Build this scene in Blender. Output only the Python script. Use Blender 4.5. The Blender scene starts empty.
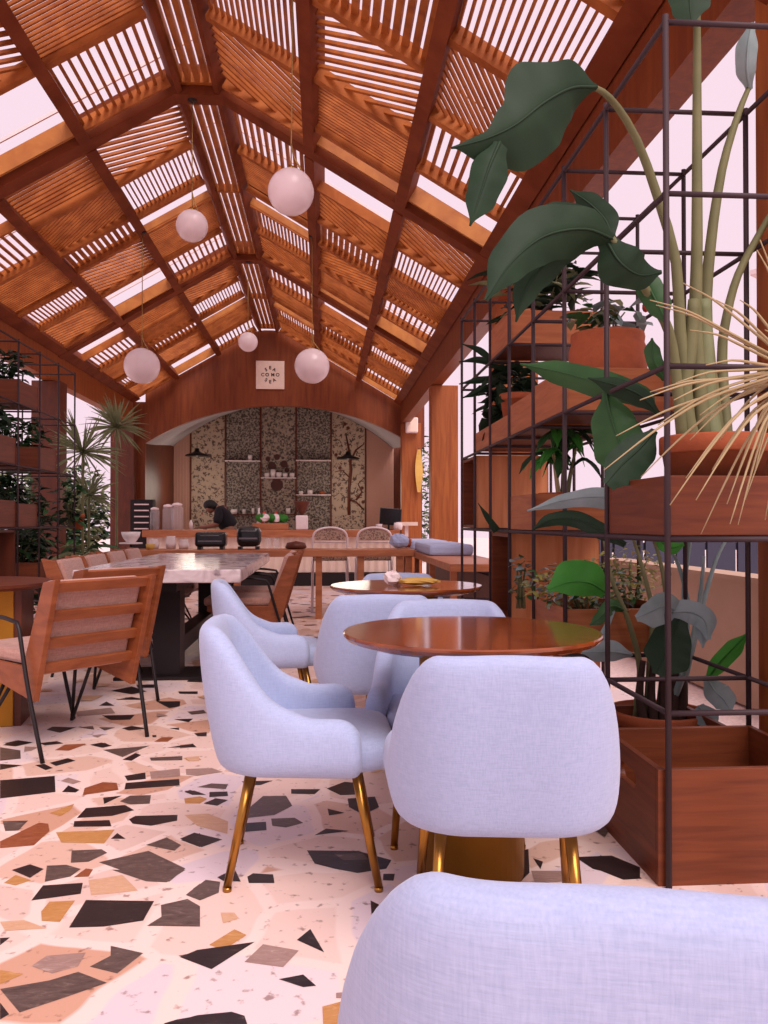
import bpy, math, random
from math import sin, cos, pi, radians, atan, tan, sqrt
from mathutils import Vector, Matrix
random.seed(7)
C = bpy.context.scene.collection
scene = bpy.context.scene
# ------------------------------------------------------------ camera, world, light, exposure
E = 1.05; F = 825.0; YAW = radians(4.13); PITCH = radians(0.695)
cd = bpy.data.cameras.new('camera'); cam = bpy.data.objects.new('camera', cd); C.objects.link(cam)
cam.location = (0, 0, E); cam.rotation_euler = (pi/2 + PITCH, 0, -YAW)
cd.sensor_fit = 'VERTICAL'; cd.sensor_height = 24.0; cd.lens = F/1024*24.0; cd.clip_start = 0.05
scene.camera = cam
CM = Matrix.Translation((0, 0, E)) @ cam.rotation_euler.to_matrix().to_4x4()
def ray(px, py): return (CM.to_3x3() @ Vector(((px-384)/F, -(py-512)/F, -1))).normalized()
def at(px, py, Y=None, Z=None, X=None, D=None):
    r = ray(px, py); o = Vector((0, 0, E))
    if Y is not None: t = Y/r.y
    elif Z is not None: t = (Z-E)/r.z
    elif X is not None: t = X/r.x
    return o + r*t

w = bpy.data.worlds.new('sky'); scene.world = w; w.use_nodes = True
nt = w.node_tree; nt.nodes.clear()
bgn = nt.nodes.new('ShaderNodeBackground'); bgn.inputs[0].default_value = (0.97, 0.74, 0.84, 1); bgn.inputs[1].default_value = 1.0
out = nt.nodes.new('ShaderNodeOutputWorld'); nt.links.new(bgn.outputs[0], out.inputs[0])
def sun(name, strength, col, el, az, ang):
    l = bpy.data.lights.new(name, 'SUN'); l.energy = strength; l.color = col; l.angle = radians(ang)
    o = bpy.data.objects.new(name, l); C.objects.link(o)
    d = Vector((cos(radians(el))*sin(radians(az)), cos(radians(el))*cos(radians(az)), sin(radians(el))))  # towards sun
    o.rotation_euler = d.to_track_quat('Z', 'Y').to_euler(); return o
sun('daylight_sun', 3.3, (1.0, .85, .82), 50, 160, 38)
scene.view_settings.view_transform = 'Standard'; scene.view_settings.look = 'None'
scene.view_settings.exposure = 0.0; scene.view_settings.gamma = 1.0
scene.view_settings.use_curve_mapping = False

# ------------------------------------------------------------ mesh helpers
class MB:
    def __init__(s): s.v = []; s.f = []; s.m = []; s.sm = []
    def add(s, vs, fs, m=0, smooth=False):
        b = len(s.v); s.v += [tuple(v) for v in vs]
        for f in fs: s.f.append(tuple(i+b for i in f)); s.m.append(m); s.sm.append(smooth)
    def box(s, a, b, m=0, M=None):
        x0, y0, z0 = a; x1, y1, z1 = b
        vs = [Vector(p) for p in ((x0,y0,z0),(x1,y0,z0),(x1,y1,z0),(x0,y1,z0),(x0,y0,z1),(x1,y0,z1),(x1,y1,z1),(x0,y1,z1))]
        if M is not None: vs = [M @ v for v in vs]
        s.add(vs, [(0,3,2,1),(4,5,6,7),(0,1,5,4),(1,2,6,5),(2,3,7,6),(3,0,4,7)], m)
    def bar(s, p, q, wd, ht, up=(0,0,1), m=0):       # rectangular bar from p to q
        p = Vector(p); q = Vector(q); d = (q-p); L = d.length; d.normalize(); up = Vector(up)
        sd = d.cross(up).normalized(); u = sd.cross(d).normalized()
        vs = []
        for e in (p, q):
            for a, b in ((-1,-1),(1,-1),(1,1),(-1,1)): vs.append(e + sd*a*wd/2 + u*b*ht/2)
        s.add(vs, [(0,1,2,3),(7,6,5,4),(0,4,5,1),(1,5,6,2),(2,6,7,3),(3,7,4,0)], m)
    def tube(s, pts, r, n=8, m=0, cap=True):
        pts = [Vector(p) for p in pts]; N = len(pts)
        if not isinstance(r, (list, tuple)): r = [r]*N
        vs = []; ref = None
        for i, p in enumerate(pts):
            t = (pts[min(i+1, N-1)] - pts[max(i-1, 0)]).normalized()
            if ref is None: ref = Vector((0,0,1)) if abs(t.z) < .9 else Vector((1,0,0))
            a = t.cross(ref).normalized(); b = t.cross(a).normalized(); ref = -b if False else a.cross(t).normalized()
            b = ref
            for k in range(n):
                an = 2*pi*k/n; vs.append(p + a*r[i]*cos(an) + b*r[i]*sin(an))
        fs = [(i*n+k, i*n+(k+1)%n, (i+1)*n+(k+1)%n, (i+1)*n+k) for i in range(N-1) for k in range(n)]
        if cap: fs += [tuple(range(n))[::-1], tuple((N-1)*n+k for k in range(n))]
        s.add(vs, fs, m, True)
    def lathe(s, prof, c=(0,0,0), n=32, m=0, smooth=True):   # prof: (r, z)
        vs = []; c = Vector(c)
        for r, z in prof:
            for k in range(n): a = 2*pi*k/n; vs.append(c + Vector((r*cos(a), r*sin(a), z)))
        N = len(prof)
        fs = [(i*n+k, i*n+(k+1)%n, (i+1)*n+(k+1)%n, (i+1)*n+k) for i in range(N-1) for k in range(n)]
        if prof[0][0] > 1e-4: fs.append(tuple(range(n))[::-1])
        if prof[-1][0] > 1e-4: fs.append(tuple((N-1)*n+k for k in range(n)))
        s.add(vs, fs, m, smooth)
    def sphere(s, c, r, n=16, m=0, sc=(1,1,1)):
        vs = []; c = Vector(c); h = n//2
        for i in range(h+1):
            th = pi*i/h
            for k in range(n): a = 2*pi*k/n; vs.append(c + Vector((r*sin(th)*cos(a)*sc[0], r*sin(th)*sin(a)*sc[1], r*cos(th)*sc[2])))
        s.add(vs, [(i*n+k, (i+1)*n+k, (i+1)*n+(k+1)%n, i*n+(k+1)%n) for i in range(h) for k in range(n)], m, True)
    def quad(s, a, b, c, d, m=0): s.add([a, b, c, d], [(0,1,2,3)], m)
    def prism(s, poly, z0, z1, m=0, M=None):
        n = len(poly); vs = [Vector((x, y, z0)) for x, y in poly] + [Vector((x, y, z1)) for x, y in poly]
        if M is not None: vs = [M @ v for v in vs]
        s.add(vs, [tuple(range(n))[::-1], tuple(range(n, 2*n))] + [(i, (i+1)%n, n+(i+1)%n, n+i) for i in range(n)], m)
    def build(s, name, mats, parent=None, bevel=0, sub=0, smooth=None):
        me = bpy.data.meshes.new(name); me.from_pydata(s.v, [], s.f)
        for mt in (mats if isinstance(mats, (list, tuple)) else [mats]): me.materials.append(mt)
        me.polygons.foreach_set('material_index', s.m)
        me.polygons.foreach_set('use_smooth', [bool(smooth) if smooth is not None else x for x in s.sm]); me.validate(); me.update()
        o = bpy.data.objects.new(name, me); C.objects.link(o)
        if parent is not None: o.parent = parent
        if bevel:
            b = o.modifiers.new('bevel', 'BEVEL'); b.width = bevel; b.segments = 2; b.limit_method = 'ANGLE'; b.angle_limit = radians(35)
        if sub:
            b = o.modifiers.new('sub', 'SUBSURF'); b.levels = sub; b.render_levels = sub
        return o
def tag(o, label, cat, group=None, kind=None):
    if label: o['label'] = label
    if cat: o['category'] = cat
    if group: o['group'] = group
    if kind: o['kind'] = kind
    return o
def thing(name, label, cat, loc=(0,0,0), rz=0, group=None):
    o = bpy.data.objects.new(name, None); C.objects.link(o); o.empty_display_size = .1
    o.location = loc; o.rotation_euler = (0,0,rz); return tag(o, label, cat, group)
def struct(o): o['kind'] = 'structure'; return o
def dup(root, loc, rz, label, group=None):
    def cp(o, par):
        c = o.copy(); C.objects.link(c); c.parent = par
        for ch in [x for x in bpy.data.objects if x.parent == o]: cp(ch, c)
        return c
    r = cp(root, None); r.location = loc; r.rotation_euler = (0,0,rz); r['label'] = label
    if group: r['group'] = group
    return r
def bez(ps, n=14):                                    # smooth curve through points (Catmull-Rom)
    ps = [Vector(p) for p in ps]; out = []
    P = [ps[0]*2-ps[1]] + ps + [ps[-1]*2-ps[-2]]
    k = max(2, n//(len(ps)-1))
    for i in range(1, len(P)-2):
        for j in range(k):
            t = j/k; a, b, c, d = P[i-1], P[i], P[i+1], P[i+2]
            out.append(.5*((2*b) + (c-a)*t + (2*a-5*b+4*c-d)*t*t + (3*b-a-3*c+d)*t**3))
    out.append(ps[-1]); return out

# ------------------------------------------------------------ materials
def newmat(name):
    m = bpy.data.materials.new(name); m.use_nodes = True; t = m.node_tree; b = t.nodes['Principled BSDF']; return m, t, b
def S(h):                                              # sRGB hex to linear
    h = h.lstrip('#'); c = [int(h[i:i+2], 16)/255 for i in (0,2,4)]
    return tuple(x/12.92 if x < .04045 else ((x+.055)/1.055)**2.4 for x in c) + (1,)
def plain(name, col, rough=.6, metal=0, noise=.0, spec=.4, scale=20, bump=0):
    m, t, b = newmat(name); b.inputs['Base Color'].default_value = S(col); b.inputs['Roughness'].default_value = rough
    b.inputs['Metallic'].default_value = metal; b.inputs['Specular IOR Level'].default_value = spec
    tc = t.nodes.new('ShaderNodeTexCoord'); n = t.nodes.new('ShaderNodeTexNoise'); n.inputs['Scale'].default_value = scale; n.inputs['Detail'].default_value = 4
    t.links.new(tc.outputs['Object'], n.inputs['Vector'])
    mx = t.nodes.new('ShaderNodeMix'); mx.data_type = 'RGBA'; c = S(col)
    k = noise if noise else .08
    mx.inputs['A'].default_value = tuple(x*(1-k) for x in c[:3])+(1,); mx.inputs['B'].default_value = tuple(min(1, x*(1+k)) for x in c[:3])+(1,)
    t.links.new(n.outputs['Fac'], mx.inputs['Factor']); t.links.new(mx.outputs['Result'], b.inputs['Base Color'])
    if bump:
        bp = t.nodes.new('ShaderNodeBump'); bp.inputs['Strength'].default_value = bump; bp.inputs['Distance'].default_value = .01
        t.links.new(n.outputs['Fac'], bp.inputs['Height']); t.links.new(bp.outputs['Normal'], b.inputs['Normal'])
    return m
def wood(name, c1, c2, sc=(2, 2, 25), rough=.45, spec=.35, coat=0):
    m, t, b = newmat(name); tc = t.nodes.new('ShaderNodeTexCoord'); mp = t.nodes.new('ShaderNodeMapping'); mp.inputs['Scale'].default_value = sc
    n = t.nodes.new('ShaderNodeTexNoise'); n.inputs['Scale'].default_value = 1.6; n.inputs['Detail'].default_value = 6; n.inputs['Distortion'].default_value = .6
    r = t.nodes.new('ShaderNodeValToRGB'); r.color_ramp.elements[0].color = S(c1); r.color_ramp.elements[1].color = S(c2)
    r.color_ramp.elements[0].position = .32; r.color_ramp.elements[1].position = .68
    t.links.new(tc.outputs['Object'], mp.inputs['Vector']); t.links.new(mp.outputs['Vector'], n.inputs['Vector']); t.links.new(n.outputs['Fac'], r.inputs['Fac'])
    t.links.new(r.outputs['Color'], b.inputs['Base Color']); b.inputs['Roughness'].default_value = rough; b.inputs['Specular IOR Level'].default_value = spec
    if coat: b.inputs['Coat Weight'].default_value = coat; b.inputs['Coat Roughness'].default_value = .08
    return m
def fabric(name, c1, c2, scale=900):
    m, t, b = newmat(name); tc = t.nodes.new('ShaderNodeTexCoord')
    outs = []
    for s in ((scale*.12, scale*.12, scale), (scale, scale, scale*.12)):
        mp = t.nodes.new('ShaderNodeMapping'); mp.inputs['Scale'].default_value = tuple(x*.35 for x in s)
        n = t.nodes.new('ShaderNodeTexNoise'); n.inputs['Scale'].default_value = 1.0; n.inputs['Detail'].default_value = 2
        t.links.new(tc.outputs['Object'], mp.inputs['Vector']); t.links.new(mp.outputs['Vector'], n.inputs['Vector']); outs.append(n)
    ad = t.nodes.new('ShaderNodeMath'); ad.operation = 'ADD'; t.links.new(outs[0].outputs['Fac'], ad.inputs[0]); t.links.new(outs[1].outputs['Fac'], ad.inputs[1])
    r = t.nodes.new('ShaderNodeMapRange'); r.inputs['From Min'].default_value = .7; r.inputs['From Max'].default_value = 1.3
    t.links.new(ad.outputs[0], r.inputs['Value'])
    mx = t.nodes.new('ShaderNodeMix'); mx.data_type = 'RGBA'; mx.inputs['A'].default_value = S(c1); mx.inputs['B'].default_value = S(c2)
    t.links.new(r.outputs['Result'], mx.inputs['Factor']); t.links.new(mx.outputs['Result'], b.inputs['Base Color'])
    bp = t.nodes.new('ShaderNodeBump'); bp.inputs['Strength'].default_value = .35; bp.inputs['Distance'].default_value = .001
    t.links.new(ad.outputs[0], bp.inputs['Height']); t.links.new(bp.outputs['Normal'], b.inputs['Normal'])
    b.inputs['Roughness'].default_value = .95; b.inputs['Specular IOR Level'].default_value = .1
    b.inputs['Sheen Weight'].default_value = .25; b.inputs['Sheen Roughness'].default_value = .5
    return m
def leafmat(name, c1, c2, trans=.15, rough=.38):
    m, t, b = newmat(name); tc = t.nodes.new('ShaderNodeTexCoord'); n = t.nodes.new('ShaderNodeTexNoise'); n.inputs['Scale'].default_value = 9
    n.inputs['Detail'].default_value = 3; t.links.new(tc.outputs['Object'], n.inputs['Vector'])
    mx = t.nodes.new('ShaderNodeMix'); mx.data_type = 'RGBA'; mx.inputs['A'].default_value = S(c1); mx.inputs['B'].default_value = S(c2)
    t.links.new(n.outputs['Fac'], mx.inputs['Factor']); t.links.new(mx.outputs['Result'], b.inputs['Base Color'])
    b.inputs['Roughness'].default_value = rough; b.inputs['Specular IOR Level'].default_value = .22
    tr = t.nodes.new('ShaderNodeBsdfTranslucent'); t.links.new(mx.outputs['Result'], tr.inputs['Color'])
    ms = t.nodes.new('ShaderNodeMixShader'); ms.inputs[0].default_value = trans
    t.links.new(b.outputs[0], ms.inputs[1]); t.links.new(tr.outputs[0], ms.inputs[2]); t.links.new(ms.outputs[0], t.nodes['Material Output'].inputs['Surface'])
    return m
def glassmat(name, col='#FFFFFF', alpha=.25):
    m, t, b = newmat(name); b.inputs['Base Color'].default_value = S(col); b.inputs['Roughness'].default_value = .05
    tr = t.nodes.new('ShaderNodeBsdfTransparent'); ms = t.nodes.new('ShaderNodeMixShader'); ms.inputs[0].default_value = alpha
    t.links.new(tr.outputs[0], ms.inputs[1]); t.links.new(b.outputs[0], ms.inputs[2]); t.links.new(ms.outputs[0], t.nodes['Material Output'].inputs['Surface']); return m

M = {}
M['roof'] = wood('roof_timber', '#8E4A1E', '#B66C34', (3, 3, 3), .6, .2)
M['beam'] = wood('beam_timber', '#6A3018', '#824224', (2, 2, 2), .7, .15)
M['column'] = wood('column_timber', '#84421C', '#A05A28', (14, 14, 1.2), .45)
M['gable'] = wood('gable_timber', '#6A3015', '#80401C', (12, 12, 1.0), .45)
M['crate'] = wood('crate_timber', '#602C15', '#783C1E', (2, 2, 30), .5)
M['crate_lit_mid'] = wood('mid_lit_crate_timber', '#96522E', '#B06C42', (2, 2, 22), .5)  # crate timber with some light painted in, for the farther boxes
M['crate_lit'] = wood('lit_crate_timber', '#BE7446', '#D08C5E', (14, 14, 1.5), .55)  # pale copy of the crate timber, light on it painted in
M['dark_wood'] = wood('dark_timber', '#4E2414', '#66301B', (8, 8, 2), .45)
M['teak'] = wood('teak', '#7A3E20', '#965430', (4, 4, 14), .42)
M['table'] = wood('lacquered_table_wood', '#6A2E14', '#8E461E', (3, 16, 3), .16, .5, .6)
M['counter'] = wood('counter_wood', '#9C5C3A', '#B87650', (2, 10, 10), .4)
M['brass'] = plain('brass', '#A87838', .28, 1, .12, scale=30)
M['gold'] = plain('matte_gold', '#94661F', .5, .75, .1, scale=6)
M['goldflat'] = plain('aged_gold', '#A8741F', .55, .5, .1, scale=6)
M['black'] = plain('black_metal', '#221A1C', .45, .3)
M['rod'] = plain('dark_lattice_steel', '#3C2C30', .6, .2)
M['blue'] = fabric('lavender_blue_fabric', '#A0ADCD', '#AEB9D8')
M['pink'] = fabric('dusty_pink_fabric', '#A87E72', '#C09688', 500)
M['cream'] = plain('cream_cloth', '#E4CDBE', .8)
M['white'] = plain('white_paint', '#E8D8D8', .5)
M['globe'] = plain('opal_glass', '#EBD9DC', .25, 0, .01, spec=.5)
M['porcelain'] = plain('porcelain', '#E8DCDC', .25)
M['terra'] = plain('terracotta', '#A0522F', .8, 0, .25, scale=25, bump=.3)
M['lit_face'] = wood('sunlit_face_timber', '#9C5A26', '#B87636', (3, 3, 3), .5)  # paler roof timber, sunlight on the opening sides put into the colour
M['soil'] = plain('potting_soil', '#2A1B14', .95, 0, .4, scale=80, bump=.8)
M['plaster'] = plain('soffit_plaster', '#A8A2A4', .8, 0, .04)
M['screen'] = plain('black_screen', '#101014', .25)
M['skin'] = plain('skin', '#8A5A48', .6)
M['hair'] = plain('black_hair', '#120C0C', .6)
M['shirt'] = plain('black_shirt', '#17141A', .85)
M['brasscord'] = plain('brass_cord', '#B08A52', .4, .6)
M['leafdark'] = leafmat('dark_green_leaf', '#162A1A', '#28402A', .06, .6)
M['leafmid'] = leafmat('green_leaf', '#284A2A', '#3F683A', .15)
M['leafgrey'] = leafmat('silvery_green_leaf', '#6A807C', '#A2B2B4', .15)
M['leafbright'] = leafmat('bright_green_leaf', '#357E30', '#52A444', .35)
M['stem'] = leafmat('grey_green_stem', '#5C5E40', '#7E7C56', .0, .6)
M['straw'] = leafmat('straw_coloured_blade', '#A8946A', '#C8B48C', .2, .6)
M['spike'] = leafmat('olive_spiky_leaf', '#67704A', '#9AA078', .2, .5)
M['yellow'] = plain('yellow_cloth', '#C8A050', .7)
M['concrete'] = plain('beige_render_wall', '#B59A86', .9, 0, .12, scale=4, bump=.1)
M['gravel'] = plain('pink_gravel', '#E6CCC8', .95, 0, .35, scale=45, bump=.5)
M['navy'] = plain('navy_fence', '#3A3C4E', .7)
M['awning'] = plain('pale_canvas', '#F0DEE2', .9, 0, .03)
M['flower'] = leafmat('yellow_green_flower', '#7E8E44', '#B8A860', .3)
M['soilstem'] = plain('dark_stem_fibre', '#3A2820', .9, 0, .3, scale=60)
M['red'] = plain('red_cloth', '#B03A2C', .7)

# polished stone paving: cream slabs with tinted cells, the coloured stones are their own polygons
def floormat():
    m, t, b = newmat('cream_stone_paving'); tc = t.nodes.new('ShaderNodeTexCoord')
    ns = t.nodes.new('ShaderNodeTexNoise'); ns.inputs['Scale'].default_value = 3; t.links.new(tc.outputs['Object'], ns.inputs['Vector'])
    mx0 = t.nodes.new('ShaderNodeMix'); mx0.data_type = 'RGBA'; mx0.inputs['Factor'].default_value = .06
    t.links.new(tc.outputs['Object'], mx0.inputs['A']); t.links.new(ns.outputs['Color'], mx0.inputs['B'])
    v = t.nodes.new('ShaderNodeTexVoronoi'); v.inputs['Scale'].default_value = 3.6; t.links.new(mx0.outputs['Result'], v.inputs['Vector'])
    sp = t.nodes.new('ShaderNodeSeparateColor'); t.links.new(v.outputs['Color'], sp.inputs[0])
    r = t.nodes.new('ShaderNodeValToRGB'); cr = r.color_ramp; cr.interpolation = 'CONSTANT'
    cr.elements[0].color = S('#E8CABE'); cr.elements[1].position = .3; cr.elements[1].color = S('#DDB8A6')
    for p, c in ((.5, '#E6D2D2'), (.68, '#E0CDD2'), (.82, '#CFA088'), (.93, '#E0C2B6')):
        e = cr.elements.new(p); e.color = S(c)
    t.links.new(sp.outputs[0], r.inputs['Fac'])
    ve = t.nodes.new('ShaderNodeTexVoronoi'); ve.feature = 'DISTANCE_TO_EDGE'; ve.inputs['Scale'].default_value = 3.6; t.links.new(mx0.outputs['Result'], ve.inputs['Vector'])
    mr = t.nodes.new('ShaderNodeMapRange'); mr.inputs['From Min'].default_value = .05; mr.inputs['From Max'].default_value = .075
    t.links.new(ve.outputs['Distance'], mr.inputs['Value'])
    mx = t.nodes.new('ShaderNodeMix'); mx.data_type = 'RGBA'; mx.inputs['A'].default_value = S('#EFD6CC'); t.links.new(mr.outputs['Result'], mx.inputs['Factor']); t.links.new(r.outputs['Color'], mx.inputs['B'])
    n2 = t.nodes.new('ShaderNodeTexNoise'); n2.inputs['Scale'].default_value = 30; n2.inputs['Detail'].default_value = 9; t.links.new(tc.outputs['Object'], n2.inputs['Vector'])
    r2 = t.nodes.new('ShaderNodeValToRGB'); r2.color_ramp.elements[0].position = .30; r2.color_ramp.elements[0].color = (.45,.38,.36,1); r2.color_ramp.elements[1].position = .39; r2.color_ramp.elements[1].color = (1,1,1,1)
    t.links.new(n2.outputs['Fac'], r2.inputs['Fac'])
    mm = t.nodes.new('ShaderNodeMix'); mm.data_type = 'RGBA'; mm.blend_type = 'MULTIPLY'; mm.inputs['Factor'].default_value = 1
    t.links.new(mx.outputs['Result'], mm.inputs['A']); t.links.new(r2.outputs['Color'], mm.inputs['B']); t.links.new(mm.outputs['Result'], b.inputs['Base Color'])
    b.inputs['Roughness'].default_value = .32; b.inputs['Specular IOR Level'].default_value = .4
    return m
def stone(name, c1, c2, c3, rough=.35):
    m, t, b = newmat(name); tc = t.nodes.new('ShaderNodeTexCoord'); mp = t.nodes.new('ShaderNodeMapping'); mp.inputs['Rotation'].default_value = (0,0,.7)
    mp.inputs['Scale'].default_value = (9, 34, 9); n = t.nodes.new('ShaderNodeTexNoise'); n.inputs['Scale'].default_value = 1.8; n.inputs['Detail'].default_value = 12; n.inputs['Roughness'].default_value = .68; n.inputs['Distortion'].default_value = 1.8
    t.links.new(tc.outputs['Object'], mp.inputs['Vector']); t.links.new(mp.outputs['Vector'], n.inputs['Vector'])
    r = t.nodes.new('ShaderNodeValToRGB'); cr = r.color_ramp; cr.elements[0].color = S(c1); cr.elements[0].position = .3; cr.elements[1].color = S(c3); cr.elements[1].position = .72
    e = cr.elements.new(.58); e.color = S(c2); t.links.new(n.outputs['Fac'], r.inputs['Fac']); t.links.new(r.outputs['Color'], b.inputs['Base Color'])
    b.inputs['Roughness'].default_value = rough; return m
M['floor'] = floormat()
ST = [stone('charcoal_stone', '#1E1618', '#2E2424', '#66544E'), stone('grey_brown_stone', '#40322E', '#66544E', '#948078'),
      stone('rust_brown_stone', '#7A3E22', '#99583A', '#B07450'), stone('ochre_stone', '#B0783C', '#C48F58', '#D6AC80'),
      stone('taupe_stone', '#8E7068', '#A88A80', '#C4ACA4'), stone('tan_stone', '#C89A78', '#D6AC8C', '#E2C0A4')]
def marble():
    m, t, b = newmat('grey_veined_marble'); tc = t.nodes.new('ShaderNodeTexCoord'); n = t.nodes.new('ShaderNodeTexNoise'); n.inputs['Scale'].default_value = 5; n.inputs['Detail'].default_value = 9; n.inputs['Distortion'].default_value = 1.6
    t.links.new(tc.outputs['Object'], n.inputs['Vector']); r = t.nodes.new('ShaderNodeValToRGB'); cr = r.color_ramp
    cr.elements[0].position = .36; cr.elements[0].color = S('#7A6A70'); cr.elements[1].position = .6; cr.elements[1].color = S('#D8CACC'); e = cr.elements.new(.47); e.color = S('#C4B2B4')
    t.links.new(n.outputs['Fac'], r.inputs['Fac']); t.links.new(r.outputs['Color'], b.inputs['Base Color']); b.inputs['Roughness'].default_value = .15; return m
M['marble'] = marble()
def paper(name, base, ink, scale, thr):                # patterned wall covering
    m, t, b = newmat(name); tc = t.nodes.new('ShaderNodeTexCoord'); n = t.nodes.new('ShaderNodeTexNoise'); n.inputs['Scale'].default_value = scale; n.inputs['Detail'].default_value = 5; n.inputs['Distortion'].default_value = 2.2
    t.links.new(tc.outputs['Object'], n.inputs['Vector'])
    v = t.nodes.new('ShaderNodeTexVoronoi'); v.inputs['Scale'].default_value = scale*.8; t.links.new(tc.outputs['Object'], v.inputs['Vector'])
    sb = t.nodes.new('ShaderNodeMath'); sb.operation = 'MULTIPLY_ADD'; sb.inputs[1].default_value = .35; t.links.new(v.outputs['Distance'], sb.inputs[0]); t.links.new(n.outputs['Fac'], sb.inputs[2])
    r = t.nodes.new('ShaderNodeValToRGB'); r.color_ramp.elements[0].position = thr; r.color_ramp.elements[0].color = S(ink); r.color_ramp.elements[1].position = thr+.06; r.color_ramp.elements[1].color = S(base)
    t.links.new(sb.outputs[0], r.inputs['Fac']); t.links.new(r.outputs['Color'], b.inputs['Base Color']); b.inputs['Roughness'].default_value = .7; return m
M['paper_dense'] = paper('dense_floral_wallpaper', '#9A9084', '#40362F', 26, .66)
M['paper_open'] = paper('open_floral_wallpaper', '#B09C88', '#54433A', 11, .58)
M['paper_mid'] = paper('round_floral_wallpaper', '#9C8E7E', '#463A34', 18, .63)
M['tan_panel'] = plain('tan_ribbed_panel', '#B48A7A', .8, 0, .1, scale=60)

# ------------------------------------------------------------ setting: ground, floor
mb = MB(); mb.box((-60, -30, -.16), (60, 60, -.12)); mb.build('ground', M['gravel'])
struct(bpy.data.objects['ground'])
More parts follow.
